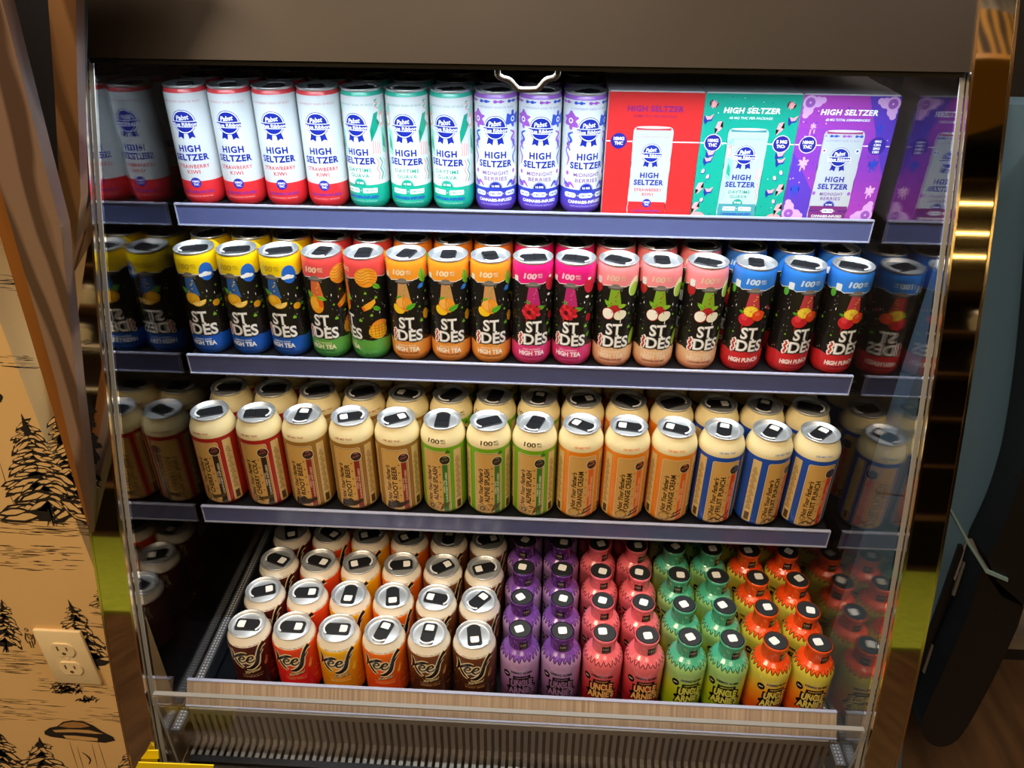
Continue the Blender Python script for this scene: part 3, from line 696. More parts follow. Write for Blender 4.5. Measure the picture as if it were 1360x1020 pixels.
# ---- cartons of seltzer (top shelf)
def carton_art(fl):
    A = Art(); Wd, H = 118.0, 159.0
    bg = {'straw': '#d92a2c', 'guava': '#0fa38e', 'berry': '#8a3fb8'}[fl]
    A.rect(-59, 59, 0, H, bg, 0)
    if fl == 'berry':
        for k in range(12):                             # printed diagonal fade
            t = k / 11; c0, c1 = lin('#5b36b4'), lin('#a93fb4')
            A.poly([(-59 + 0, k * H / 12), (59, k * H / 12), (59, (k + 1) * H / 12), (-59, (k + 1) * H / 12)], tuple(c0[i] * (1 - abs(2 * t - 1)) * 0.6 + c1[i] * (0.4 + 0.6 * abs(2 * t - 1)) for i in range(3)), 0.3)
        A.poly([(59, H), (59, 60), (20, H)], '#5a3ab8', 0.5); A.poly([(-59, 0), (-59, 90), (0, 0)], '#5a3ab8', 0.5)
    A.rect(-59, 59, 98, 99.4, '#f3e9ee', 1)
    A.text('HIGH SELTZER', 0, 136, 6.6, '#8a1f7a' if fl == 'straw' else '#ffffff', 2, 0.04, 0.12 if fl != 'straw' else 0, 70, 1.1)
    A.text({'straw': '40 MG THC PER PACKAGE', 'guava': '40 MG THC PER PACKAGE', 'berry': '60 MG TOTAL CANNABINOIDS'}[fl], 0, 128.6, 3.0, '#a0205c' if fl == 'straw' else '#e9f3f4', 2, 0.02, 0.12, 54)
    def badge(x, t1, t2, r=10):
        A.ell(x, 99, r + 1, r + 1, '#e9d6ee' if fl != 'straw' else bg, 2); A.ell(x, 99, r, r, '#23208c', 3); A.text(t1, x, 100, 4.0, '#ffffff', 4, 0.04, 0, 13.5); A.text(t2, x, 94.3, 4.0, '#ffffff', 4, 0.04, 0, 11)
    badge(-43, '10MG', 'THC')
    if fl == 'guava': badge(43, '5 MG', 'THCv')
    if fl == 'berry':
        A.ell(43, 99, 11, 11, '#3a2a9c', 3)
        for k, t in enumerate(('4MG', 'CBN', '2MG', 'CBD')): A.text(t, 43, 103.4 - k * 4.4, 2.8, '#ffffff', 4, 0.04, 0, 8.5)
    # printed can
    q = 0.0; base = {'straw': '#cf2a30', 'guava': '#4a9aa4', 'berry': '#7a2f7a'}[fl]
    r = random.Random(4); edge = lambda s: [(s * (25.2 - 1.8 * (zz < 3) + r.uniform(-0.5, 0.5) - (0 if zz < 112 else (zz - 112) * 0.4)), zz) for zz in range(0, 118, 4)]
    A.poly(edge(1) + list(reversed(edge(-1))), '#bcc3ca' if fl != 'guava' else '#b4c8d0', 5)
    A.poly([(x, zz) for x, zz in edge(0.97) if zz <= 20] + list(reversed([(x, zz) for x, zz in edge(-0.97) if zz <= 20])), base, 6)
    A.rect(-22, 22, 113, 116, {'straw': '#c23a44', 'guava': '#3f8f96', 'berry': '#a8407c'}[fl], 6)
    A.ell(0, 116.5, 22, 1.6, '#d8dee4', 7)
    B = Art(); B.add(SELT[fl][2], 0, -8, 0.82, 7); 
    for v, f, c, l in B.it:
        if all(abs(a) < 25 and -0.1 <= b < 118 for a, b in v): A.it.append((v, f, c, l))
    # scattered motifs
    r = random.Random(9 if fl == 'guava' else 12)
    if fl == 'guava':
        for cx, cz, s in ((-48, 146, 6), (47, 146, 6)):
            A.poly([(cx + (s if k % 2 else s * 0.5) * math.cos(k * math.pi / 9), cz + (s if k % 2 else s * 0.5) * math.sin(k * math.pi / 9)) for k in range(18)], '#f0a8b0', 2)
        for s in (-1, 1):
            for k, (dx, zz) in enumerate(((46, 76), (50, 62), (38, 118), (52, 128), (43, 55), (52, 40), (40, 36), (47, 24), (54, 14), (44, 84))):
                x = s * dx
                if k % 3 == 0: A.poly([(x - 6, zz + 4), (x, zz + 2), (x + 6, zz + 6), (x + 4, zz - 2), (x - 1, zz - 3), (x - 4, zz - 7), (x - 6, zz - 2)], '#23309a', 2); A.poly([(x - 5, zz + 4.4), (x, zz + 3), (x + 6, zz + 6.4), (x + 3, zz), (x - 2, zz - 1)], '#f0a8b0', 2.5)
                elif k % 3 == 1: A.ell(x, zz, 2.4, 3.6, '#23309a', 2, 20 * s, 12); A.ell(x - 0.5, zz + 0.6, 2.0, 3.0, '#f3bdbd', 2.5, 20 * s, 12)
                else: A.poly([(x - 2, zz + 7), (x + 4, zz + 8), (x + 1, zz + 1), (x + 5, zz), (x - 4, zz - 9), (x - 1, zz - 2), (x - 5, zz - 1)], '#f0a8b0', 2.5)
            A.ell(s * 50, 3, 9, 5, '#f0a8b0', 2, 0, 12, 0, 180)
        for k in range(46): 
            x, zz = r.uniform(-57, 57), r.uniform(4, 156)
            if abs(x) > 28 or zz > 122: A.ell(x, zz, 0.7, 0.7, ('#23309a', '#d8f2ee')[k % 2], 1.5, 0, 6)
    if fl == 'berry':
        def cloud(cx, cz, sx_, sz_):
            for dx, dz, rr in ((0, 0, 9), (9, -1, 6.5), (-1, 9, 6.5), (15, -3, 4), (-3, 15, 4)): A.ell(cx + sx_ * dx, cz + sz_ * dz, rr, rr, '#dba8e4', 2 + 0.02 * rr, 0, 16)
            for q in (6, 4.4, 2.8, 1.4): A.ell(cx, cz, q, q, ('#dba8e4', '#9a58b8')[int(q * 10) % 4 == 0], 3 + (7 - q) * 0.05, 0, 14)
        cloud(-50, 150, 1, -1); cloud(50, 150, -1, -1); cloud(-50, 9, 1, 1); cloud(50, 9, -1, 1)
        for s in (-1, 1):
            for k, (dx, zz) in enumerate(((44, 76), (48, 42), (41, 122))):
                x = s * dx; b_ = (k + (s > 0)) % 2
                c_ = '#2f49c4' if b_ else '#e2b0e6'
                splat(A, x, zz, 6.5 if k < 2 else 4, c_, 2, k + 5); A.stroke([(x - 2, zz - 4), (x - 2.4, zz - 11)], 1.6, c_, 2, 1); A.stroke([(x + 2.4, zz - 4), (x + 2.6, zz - 9)], 1.6, c_, 2, 1)
        for k in range(46):
            x, zz = r.uniform(-57, 57), r.uniform(20, 150)
            if abs(x) > 28 or zz > 122: A.ell(x, zz, 0.8, 0.9, ('#3a2fc0', '#e8c8ee')[k % 3 == 0], 1.5, 0, 6)
    return A
cdesc = {'straw': 'red', 'guava': 'teal', 'berry': 'purple'}
for i, fl in enumerate(('straw', 'guava', 'berry')):
    art = carton_art(fl).build('printed_front', lambda x, z, l: (x, -59.0 - 0.15 - 0.03 * l, z + 0.5)); art.materials.append(CARD)
    col = {'straw': '#d8d6da', 'guava': '#d4dcdf', 'berry': '#d3cfdc'}[fl]
    bmb = MB().box(-58.8, 58.8, -59, 59, 0, 160).mesh('carton_body', True, 1.2, False); bmb.materials.append(mat('card_' + fl, col, 0.5))
    flap = MB().box(-57.5, 57.5, -57.5, 0.4, 160, 160.7).mesh('top_flap', False, 0, False); flap.materials.append(mat('card_' + fl))
    for row in range(3):
        r = empty('seltzer_carton', (174.2 + i * 119.0, 62.5 + 59 + row * 119.0, SH[0][0]))
        tag(r, '%s seltzer carton in %s row of top shelf' % (cdesc[fl], ROWN[row]), 'carton', 'seltzer cartons on the top shelf')
        link('carton_body', bmb, r); link('top_flap', flap, r)
        link('printed_front', art, r)

# ---- art: black iced-tea cans (second shelf)
def torn(A, x0, x1, z, up, c, L, seed, amp=2.2, edge=None):
    r = random.Random(seed); n = 52; lo = []
    for k in range(n + 1): lo.append((x0 + (x1 - x0) * k / n, z + amp * math.sin(k * 0.8) * 0.6 + r.uniform(-0.7, 0.7) * amp * 0.5))
    lo[-1] = (x1, lo[0][1])
    if edge: 
        for k in range(n): A.poly([lo[k], lo[k + 1], (lo[k + 1][0], lo[k + 1][1] + (1.1 if up else -1.1) * -1), (lo[k][0], lo[k][1] + (1.1 if up else -1.1) * -1)], edge, L)
    for k in range(n): A.poly([lo[k], lo[k + 1], (lo[k + 1][0], up), (lo[k][0], up)], c, L + 1) 
def leaf(A, x, z, L_, rot, c, L):
    cr, sr = math.cos(math.radians(rot)), math.sin(math.radians(rot)); f = lambda a, b: (x + a * cr - b * sr, z + a * sr + b * cr)
    A.poly([f(0, 0), f(L_ * 0.3, L_ * 0.24), f(L_ * 0.7, L_ * 0.2), f(L_, 0), f(L_ * 0.7, -L_ * 0.2), f(L_ * 0.3, -L_ * 0.24)], c, L); A.stroke([f(0.05 * L_, 0), f(0.9 * L_, 0)], 0.6, '#2c6a1c', L + 0.5, 1)
def hemp(A, x, z, s, c, L):
    for a in (-70, -35, 0, 35, 70):
        l = s * (1 - abs(a) / 140); b = math.radians(90 + a); d = (math.cos(b), math.sin(b)); n = (-d[1] * 0.16 * s, d[0] * 0.16 * s)
        A.poly([(x, z), (x + d[0] * l * 0.5 + n[0], z + d[1] * l * 0.5 + n[1]), (x + d[0] * l, z + d[1] * l), (x + d[0] * l * 0.5 - n[0], z + d[1] * l * 0.5 - n[1])], c, L)
def tea_art(fl, k):
    A = Art(); C = 2 * math.pi * 28.6 / 2
    torn(A, -C, C, 127, 139, k['top'], 0, 3, 2.4, '#e9e2dc'); 
    torn(A, -C, C, 32.5, 20, k['bot2'], 0, 4, 1.8, '#e9e2dc')
    A.text('100', -4.5, 133.6, 7.6, k['hund'], 3, 0.05, 0.15, 18); A.text('MG', 9, 138, 2.9, k['hund'], 3, 0.03, 0.1, 6.5); A.text('THC', 9.4, 134.4, 2.9, k['hund'], 3, 0.03, 0.1, 7)
    # saucer and beam
    A.poly([(-6, 122), (5.5, 122), (10.5, 94), (-9.5, 94)], k['beam'], 3)
    r = random.Random(2)
    for q in range(5): A.ell(r.uniform(-4.5, 4.5), r.uniform(99, 118), 1.2, 1.0, k['dot'], 4, 0, 8)
    A.ell(0, 123.5, 11, 2.6, '#5d5753', 4, 0, 20); A.ell(0, 125.2, 6.2, 4.2, '#7a736e', 3.6, 0, 18, 0, 180); A.ell(0, 124.6, 9, 1.3, '#8a827c', 5, 0, 18)
    # fruit, drawn per flavour
    if fl == 'lemon':
        leaf(A, -5, 98, 13, 140, '#5aa82a', 5); A.ell(-1, 90, 10, 9, '#e8a61a', 6, -15); A.ell(-3, 92, 6, 5, '#f5bd2c', 6.5, -15)
        A.ell(7, 86, 10, 7.5, '#f0b426', 7, 15, 20, 180, 360); A.ell(7, 86, 8.6, 6.2, '#f9d77a', 7.5, 15, 20, 180, 360)
        for a in (-60, -20, 20, 60): b = math.radians(a - 75); A.stroke([(7, 85.6), (7 + 8 * math.cos(b), 85.6 + 6 * math.sin(b))], 0.6, '#e8a61a', 8, 1)
    elif fl == 'mango':
        leaf(A, -6, 92, 16, 118, '#6bb02c', 5); A.ell(-2, 86, 10, 13, '#f09a1e', 6, 12); A.ell(-4.5, 88, 6, 9, '#f6b233', 6.5, 12); A.ell(4, 90, 4, 8, '#e8601e', 6.3, 14); leaf(A, 0, 98, 14, -18, '#7cc030', 7)
    elif fl == 'peach':
        A.ell(0, 91, 11.5, 11, '#f0982c', 6); A.ell(-4, 93, 5.6, 7.5, '#f6b251', 6.5, 10); A.stroke([(1, 102), (-1, 94), (1, 82)], 0.7, '#c0641a', 7); A.ell(-7, 84, 9, 8, '#f3c21f', 7.2, -20, 20, 150, 350); leaf(A, 2, 83, 17, 30, '#5fae2a', 8); leaf(A, -10, 100, 9, 20, '#6fae2a', 7)
    elif fl == 'rasp':
        leaf(A, 4, 90, 14, 5, '#5aa82a', 5); leaf(A, -4, 96, 8, 130, '#5aa82a', 5)
        for ix in range(-2, 3):
            for iz in range(-2, 3):
                if abs(ix) + abs(iz) < 4: A.ell(-3 + ix * 4.6 + (iz % 2) * 1.5, 85 + iz * 4.2, 3.2, 3.0, ('#c8202e', '#dd3240', '#b0182a')[(ix + iz) % 3], 6 + 0.1 * (ix + iz + 4), 0, 12)
        A.ell(-5, 84, 3, 3.6, '#5a0c16', 8, 0, 10); A.stroke([(-8, 74), (-8.5, 68)], 1, '#c8202e', 6, 1)
    elif fl == 'lychee':
        leaf(A, -6, 97, 11, 135, '#7cba2c', 5); leaf(A, 5, 96, 12, 15, '#9cc93a', 7); A.ell(1.5, 92, 8, 7, '#b3242a', 6); A.ell(9, 84, 9, 7, '#efe8cf', 6.2, 25); A.ell(-7.5, 85, 8.6, 9, '#a82a2c', 6.6); A.ell(-8, 85, 7.6, 8, '#f3ecdc', 7)
        for q in range(6): A.ell(r.uniform(-3, 6), r.uniform(88, 97), 0.8, 0.8, '#7e1218', 7, 0, 6)
        A.stroke([(10, 78), (10, 72)], 1.2, '#efe8cf', 6, 1)
    else:
        A.ell(-5, 83, 10.5, 10, '#c8202c', 6); A.ell(-8, 86, 4, 5, '#dc3c44', 6.4, 20); A.ell(-1, 95, 9.5, 8, '#f0c41c', 6.6); A.ell(-1, 95, 8, 6.6, '#f6d84a', 6.8)
        for q in range(7): b = q * math.pi / 3.5; A.stroke([(-1, 95), (-1 + 7.4 * math.cos(b), 95 + 6.2 * math.sin(b))], 0.6, '#dba414', 7.2, 1)
        A.ell(10, 89, 8.5, 8, '#e8481c', 7.6); A.ell(8, 91.5, 3.4, 3, '#f27040', 8); leaf(A, -9, 92, 8, 160, '#4f9a2a', 8); A.stroke([(-9, 74), (-9.4, 67)], 1, '#c8202c', 6, 1)
    # wordmark
    def mark(t, x, z, h, w, L=6):
        A.text(t, x, z, h, '#1a1a1c', L, 0.075, 0, w * 1.05); A.text(t, x - 0.4, z + 0.3, h, '#8f8c8a', L + 1, 0.05, 0, w * 1.01); A.text(t, x - 0.5, z + 0.5, h, '#f4f2ee', L + 2, 0.018, 0, w)
    mark('ST', 2.5, 53.5, 17, 22); A.ell(8.5, 52, 1.8, 1.8, '#f4f2ee', 9, 0, 10)
    mark('DES', 6.5, 34, 17, 36)
    A.stroke([(-17.6, 52), (-15.2, 48), (-18, 44), (-15.4, 40), (-17.8, 36), (-16, 32.6)], 6.4, '#efe6dc', 7, 5); A.stroke([(-17.6, 51), (-15.4, 48), (-17.8, 44), (-15.6, 40), (-17.6, 36), (-16.2, 33.6)], 2.6, '#c43a34', 8, 5)
    A.text(k['sub'], 0, 25.2, 2.7, k['subc'], 3, 0.03, 0, 26, 1.05)
    if fl == 'punch': A.text('HIGH PUNCH', 1, 17.2, 6.6, '#f7ece4', 3, 0.04, 0.12, 42, 1, 3)
    else: A.text('HIGH TEA', 0, 17.2, 6.8, k['teac'], 3, 0.04, 0, 37, 1)
    A.text('CANNABIS-INFUSED', 0, 12.8, 2.6, k['canc'], 3, 0.03, 0, 33); A.text('12 FL OZ (355 ML)', 0, 7.6, 1.5, k['canc'], 3, 0.0, 0, 18)
    # speckles, leaves, side motifs
    r = random.Random(8)
    for q in range(90):
        x, zz = r.uniform(-C, C), r.uniform(36, 122)
        if not (-19 < x < 22 and zz < 76): A.ell(x, zz, r.uniform(0.25, 0.6), r.uniform(0.25, 0.9), '#d9d6d0', 1.5, 0, 6)
    for x, zz, s in ((24, 62, 6), (22, 84, 3.5), (-20, 60, 3), (40, 70, 5), (48, 96, 5), (34, 104, 4), (-40, 80, 5), (-55, 60, 5), (60, 56, 5)): hemp(A, x, zz, s, '#7dbb2e', 2)
    for x, zz in ((20, 100), (30, 95), (-22, 100), (52, 74)): A.poly([(x, zz + 2.4), (x + 0.7, zz), (x, zz - 2.4), (x - 0.7, zz)], '#ffffff', 2)
    for q in range(3): A.rect(31, 44 - 3 * q, 88 - q * 2.4, 89.2 - q * 2.4, '#56524e', 2)
    A.poly([(26, 8), (31, 8), (28.5, 13)], '#2a2420', 3); A.poly([(27, 8.7), (30, 8.7), (28.5, 11.8)], k['bot2'], 3.5)
    if fl == 'lemon':
        A.ell(25, 128, 10, 13, '#2668c8', 4); 
        for dx, rr in ((-5, 2.6), (0, 3.4), (5, 2.6)): A.ell(23 + dx, 124 + (dx == 0), rr + 1.4, rr, '#f4f4f2', 5, 0, 12)
        A.ell(30, 80, 5.5, 5, '#e9a41c', 4); leaf(A, 35, 80, 8, 20, '#5aa82a', 4)
    elif fl == 'mango':
        A.ell(37, 128, 16, 14, '#ee9626', 4); A.ell(33, 130, 10, 9, '#f4ab38', 4.4)
        for q in range(5): A.stroke([(23 + abs(q - 2), 120 + q * 4.2), (31, 118 + q * 4.2), (40, 121.5 + q * 4.2), (51 - abs(q - 2), 118 + q * 4.2)], 0.8, '#b8621a', 5)
        leaf(A, 44, 118, 15, -35, '#6bb02c', 5); A.poly([(27, 84), (35, 90), (46, 96), (47, 90), (40, 82), (30, 78)], '#f0a428', 4); A.poly([(27, 84), (30, 78), (33, 79), (31, 85)], '#e0681c', 4.4); leaf(A, 42, 84, 14, -28, '#5aa82a', 4)
        A.ell(48, 46, 14, 12, '#f3b41f', 4); A.ell(50, 54, 12, 9, '#ee8a28', 3.8, 10)
        for q in range(-2, 3): A.stroke([(48 + q * 5, 36), (48 + q * 5.6, 56)], 0.8, '#b87414', 4.6, 1); A.stroke([(35, 46 + q * 4.4), (61, 46 + q * 4.4)], 0.8, '#b87414', 4.7, 1)
    elif fl == 'peach':
        leaf(A, 31, 118, 24, 100, '#7cc02c', 4); A.ell(26, 116, 6, 3, '#2a5fb0', 4, 30); A.ell(26, 116, 3.4, 3.4, '#3f86d8', 4.4); A.ell(32, 72, 5, 8, '#e9a41c', 4)
        A.rrect(-29, -22, 127, 135, 1.6, '#e9e2d8', 4)
    elif fl == 'rasp':
        A.ell(27, 125, 9, 12, '#c8283a', 4); A.ell(26, 134, 3, 2, '#f6eef0', 5); A.ell(24, 108, 3, 2, '#f6eef0', 5); A.ell(28, 76, 4.5, 6, '#b01e2c', 4); leaf(A, 26, 46, 10, 60, '#5aa82a', 4); A.rrect(-29, -22, 127, 135, 1.6, '#e9e2d8', 4)
    elif fl == 'lychee':
        A.ell(28, 124, 9, 14, '#e6e6b4', 4, -18); A.ell(28, 120, 7.4, 10, '#a6cf4c', 4.4, -18); A.ell(-26, 122, 7, 9, '#b3242a', 4); A.ell(31, 48, 5, 12, '#9cc03c', 4, -15); A.rrect(-29, -21, 126, 136, 1.6, '#dfe4e6', 5)
    else:
        A.rrect(-29, -21, 126, 136, 1.6, '#dfe4e6', 5); A.ell(-31, 122, 4, 6, '#5aa83a', 4); A.poly([(22, 98), (24, 103), (26, 98), (30, 99), (25, 95)], '#c83040', 3)
    return A
TEA = {'lemon': dict(top='#f2d012', bot='#1150b0', bot2='#1558bc', beam='#2f5ea0', dot='#f0c030', hund='#caa81e', sub='LEMON DRIP', subc='#cfd8ea', teac='#f2f2ee', canc='#0a2f7a'),
       'mango': dict(top='#e04a48', bot='#2f9a42', bot2='#5ea544', beam='#d86a3a', dot='#f0b040', hund='#f3c9a8', sub='MAUI MANGO', subc='#cfe0a0', teac='#efe9c4', canc='#1c5a2a'),
       'peach': dict(top='#f0982a', bot='#ee8c1c', bot2='#ec9a40', beam='#c9935a', dot='#8aa040', hund='#f6dcae', sub='GEORGIA PEACH', subc='#f8dcae', teac='#faf0dc', canc='#7a3c0c'),
       'rasp': dict(top='#e01e78', bot='#dc2470', bot2='#de3c7c', beam='#b8286e', dot='#e05a90', hund='#f6c2d6', sub='WILD RASPBERRY', subc='#f8bcd4', teac='#faeaf0', canc='#6a0c38'),
       'lychee': dict(top='#f08a8e', bot='#ee8a66', bot2='#ecbe90', beam='#7fa82a', dot='#b3242a', hund='#e8bca8', sub='LYCHEE', subc='#f6dcc0', teac='#f4d6b4', canc='#7a3a2c'),
       'punch': dict(top='#2f7ad4', bot='#cc2026', bot2='#cf2a2e', beam='#b83a44', dot='#e8b030', hund='#c2d8f0', sub='', subc='#ffffff', teac='#ffffff', canc='#6a0a10')}
TB = {}
for fl, k in TEA.items():
    body = lathe_col('can_body', P_SLIM, [(0, 22, k['bot'], k['bot2']), (22, 130, '#191613'), (130, 160, k['top'])])
    art = tea_art(fl, k).build('printed_label', wrap(P_SLIM, 28.0), 3.0); finish(body, art, PRINT); TB[fl] = (body, art)
X2 = [-439, -380, -321, -262.5, -204.5, -146.5, -89, -31.5, 26, 83.5, 141, 199, 260, 323, 387.5, 450]
F2 = ['lemon'] * 3 + ['mango'] * 2 + ['peach'] * 3 + ['rasp'] * 2 + ['lychee'] * 3 + ['punch'] * 3
YAW2 = [-6, -8, -14, -12, -62, -5, -2, 0, 3, -12, -8, -4, 3, -5, 8, 6]
LID2 = [195, 195, 200, 262, 90, 255, 270, 285, 190, 345, 330, 270, 335, 260, 335, 335]
D2 = {'lemon': 'yellow-topped black tea can with blue base', 'mango': 'red-topped black tea can with green base', 'peach': 'orange-topped black tea can', 'rasp': 'magenta-topped black tea can', 'lychee': 'pink-topped black tea can', 'punch': 'blue-topped black punch can with red base'}
z, y = SH[1]
for row in range(3):
    for c in range(16):
        fl = F2[c]; b, a = TB[fl]
        place_can('slim', b, a, PRINT, X2[c], y + row * 58.4, z, YAW2[c] if row == 0 else RND.uniform(-40, 40), LID2[c] if row == 0 else RND.uniform(0, 360), False,
                  '%s, %s from left, %s row, second shelf' % (D2[fl], ORD[c], ROWN[row]), 'black tea cans on the second shelf', 'tea_can')

# ---- art: tall craft soda cans (third shelf)
def craft_art(fl, k):
    A = Art(); base = k['base']
    A.rrect(-20.5, 20.5, 6.5, 121, 4, '#efdcae', 1); A.rrect(-19.6, 19.6, 7.4, 120.1, 3.6, k['line'], 2); A.rrect(-18.9, 18.9, 8.1, 119.4, 3.2, '#d6a95e', 3)
    A.text("Not Your Father's", -8.2, 60, 6.8, '#3e2610', 5, 0.03, 0.35, 66, 1, 90); A.text(k['name'], 1.6, 62, 7.6, '#2a1a0c', 5, 0.028, 0, k['w'], 1.02, 90)
    for q in range(5):
        cx, cz = 5.6, 38 + q * 14; A.poly([(cx + (1.7 if j % 2 == 0 else 0.75) * math.sin(j * math.pi / 5), cz + (1.7 if j % 2 == 0 else 0.75) * math.cos(j * math.pi / 5)) for j in range(10)], k['star'], 5)
    A.rect(9.4, 17.2, 9.5, 100, k['strip'], 4); A.text('CANNABIS INFUSED', 15.9, 56, 2.9, k['stxt'], 5, 0.03, 0, 56, 1, 90); A.text('100MG THC', 12.2, 58, 2.4, k['stxt'], 5, 0.03, 0, 24, 1, 90)
    A.ell(13.4, 106, 8.4, 8.4, '#efdcae', 5); A.ell(13.4, 106, 7.6, 7.6, '#231a18', 6); A.ell(13.4, 106, 6.0, 6.0, '#3a2a24', 6.5); A.text('INFUSED', 13.4, 104.6, 2.6, k['badge'], 7, 0.02, 0, 10.5, 1, 14); A.poly([(10, 110), (13.4, 114.6), (16.8, 110)], k['badge'], 7)
    r = random.Random(k['seed'])
    for q in range(14):                                  # engraving-like sketch at the foot of the panel
        x = r.uniform(-16, 2); zz = r.uniform(12, 27); A.stroke([(x, zz), (x + r.uniform(1, 5), zz + r.uniform(-3, 3)), (x + r.uniform(3, 9), zz + r.uniform(-3, 3))], r.uniform(0.6, 1.5), '#4a3218', 6, 4, (0.3, 1, 0.3))
    if fl == 'alpine':
        for rr in (8.6, 6.6, 4.4, 2.2): A.ell(-9, 19, rr, rr * 0.95, ('#4a3a1c', '#b39155')[int(rr * 10) % 4 == 2 or rr == 6.6], 6.5 + (9 - rr) * 0.06, 0, 16)
        for q in range(9): A.stroke([(4 + q * 1.5, 12 + q * 1.5), (7 + q * 1.4, 22 + (q % 3) * 3)], 1.3, '#5a4422', 7, 1)
    elif fl in ('cherry',):
        A.ell(-12, 21, 4, 9, '#4a3218', 6, -8); A.ell(-12, 21, 2.8, 7.6, '#b9914e', 6.4, -8); A.poly([(-6, 24), (16, 28), (17, 23), (-5, 18)], '#54401f', 6.5); A.rect(8, 15, 10, 16, '#1d1714', 7)
    elif fl == 'root':
        A.poly([(-18, 12), (-15, 26), (-9, 24), (-2, 30), (4, 24), (16, 27), (18, 23), (6, 16), (-8, 12)], '#2f2218', 6.5); A.rect(0, 6, 11, 15, '#c79c55', 7)
    elif fl == 'orange':
        A.ell(-9, 19, 8, 7, '#8a6a34', 6); A.ell(-9, 19, 6.8, 5.8, '#caa25a', 6.4); A.poly([(2, 15), (17, 21), (17, 23.5), (2, 18)], '#1e1714', 7); A.poly([(4, 22), (18, 28), (18, 30.5), (4, 24.5)], '#1e1714', 7)
    else:
        A.ell(-12, 25, 3, 4, '#6b4a26', 6); A.ell(-12, 25, 2, 3, '#cfa862', 6.4); A.stroke([(-14, 12), (-6, 20), (0, 16), (8, 22), (17, 30)], 2.2, '#54401f', 7); A.stroke([(-4, 28), (4, 22), (16, 14)], 1.5, '#3a2a18', 7)
    A.text(k['sh'], -2, 134.5, k['shh'], k['shc'], 2, 0.02, 0, k['shw'])
    if fl == 'alpine': A.text('MG', 12, 138.0, 2.8, '#3a3a1e', 2, 0.01, 0, 6.5); A.text('THC', 12.4, 134.2, 2.8, '#3a3a1e', 2, 0.01, 0, 7.5); hemp(A, 18, 118, 8, '#3c7a1e', 7)
    # back panels with small print
    for x0 in (27, -43, 55, -75):
        A.rrect(x0, x0 + 13, 10, 122, 1.5, '#e3c482', 1)
        for q in range(24): A.rect(x0 + 2 + (q % 3), x0 + 10.5 - (q % 4), 34 + q * 3.2, 35.4 + q * 3.2, '#8d6c3c', 2)
        A.rect(x0 + 3, x0 + 10, 14, 28, '#5e4222', 2)
    return A
CRAFT = {'cherry': dict(base='#b02418', line='#b5352a', name='CHERRY COLA', w=64, star='#c4441e', strip='#2c221f', stxt='#d9c8b0', badge='#b0463c', sh='100 MG THC', shh=2.9, shw=26, shc='#b06050', seed=1),
         'root': dict(base='#a5762e', line='#7a5a2a', name='ROOT BEER', w=60, star='#8a5a24', strip='#8e2c22', stxt='#e0b49c', badge='#b0605a', sh='100 MG THC', shh=2.9, shw=26, shc='#b06a56', seed=2),
         'alpine': dict(base='#76b018', line='#7a8a3a', name='ALPINE SPLASH', w=62, star='#7a5a24', strip='#3f7a2e', stxt='#cfe2b4', badge='#6f7a4a', sh='100', shh=6.4, shw=18, shc='#3a2a14', seed=3),
         'orange': dict(base='#ee8a16', line='#c9884a', name='ORANGE CREAM', w=66, star='#d8701c', strip='#e8661a', stxt='#f6b98a', badge='#d8733a', sh='100 MG THC', shh=3.2, shw=24, shc='#ee8a5a', seed=4),
         'punch': dict(base='#2050b4', line='#c2873a', name='FRUIT PUNCH', w=64, star='#d0562a', strip='#dc3c1e', stxt='#f6a88e', badge='#4a64a8', sh='100 MG THC', shh=3.2, shw=24, shc='#7a96cc', seed=5)}
CB = {}
for fl, k in CRAFT.items():
    body = lathe_col('can_body', P_TALL, [(0, 124, k['base']), (124, 128, k['base']), (128, 160, '#efdfae')])
    art = craft_art(fl, k).build('printed_label', wrap(P_TALL, 33.0), 3.0); finish(body, art, PRINT); CB[fl] = (body, art)
X3 = [-434, -365, -297.5, -228.5, -161.5, -94.5, -28, 38.5, 105, 171.5, 238.5, 305.5, 372.5, 439.5]
X3 = [x - 3 for x in X3]
F3 = ['cherry'] * 2 + ['root'] * 3 + ['alpine'] * 3 + ['orange'] * 3 + ['punch'] * 3
YAW3 = [-8, -4, -6, -4, -1, -14, 2, -8, 6, 10, 2, 8, 26, 6]
LID3 = [205, 8, 270, 18, 210, 90, 205, 250, 330, 350, 340, 255, 235, 225]
ST3 = [0, 0, 1, 1, 1, 0, 0, 0, 1, 1, 1, 1, 1, 1]
D3 = {'cherry': 'cream and red craft soda can', 'root': 'cream and tan craft soda can', 'alpine': 'cream and lime green craft soda can', 'orange': 'cream and orange craft soda can', 'punch': 'cream and blue craft soda can'}
z, y = SH[2]
for row in range(3):
    for c in range(14):
        fl = F3[c]; b, a = CB[fl]
        place_can('tall', b, a, PRINT, X3[c] + (0 if row == 0 else 4), y + row * 67, z, YAW3[c] if row == 0 else RND.uniform(-50, 50), LID3[c] if row == 0 else RND.choice((200, 340, 20, 250)) + RND.uniform(-20, 20), bool(ST3[c]) if row == 0 else c > 1 and RND.random() < 0.6,
                  '%s, %s from left, %s row, third shelf' % (D3[fl], ORD[c], ROWN[row]), 'craft soda cans on the third shelf', 'craft_soda_can')

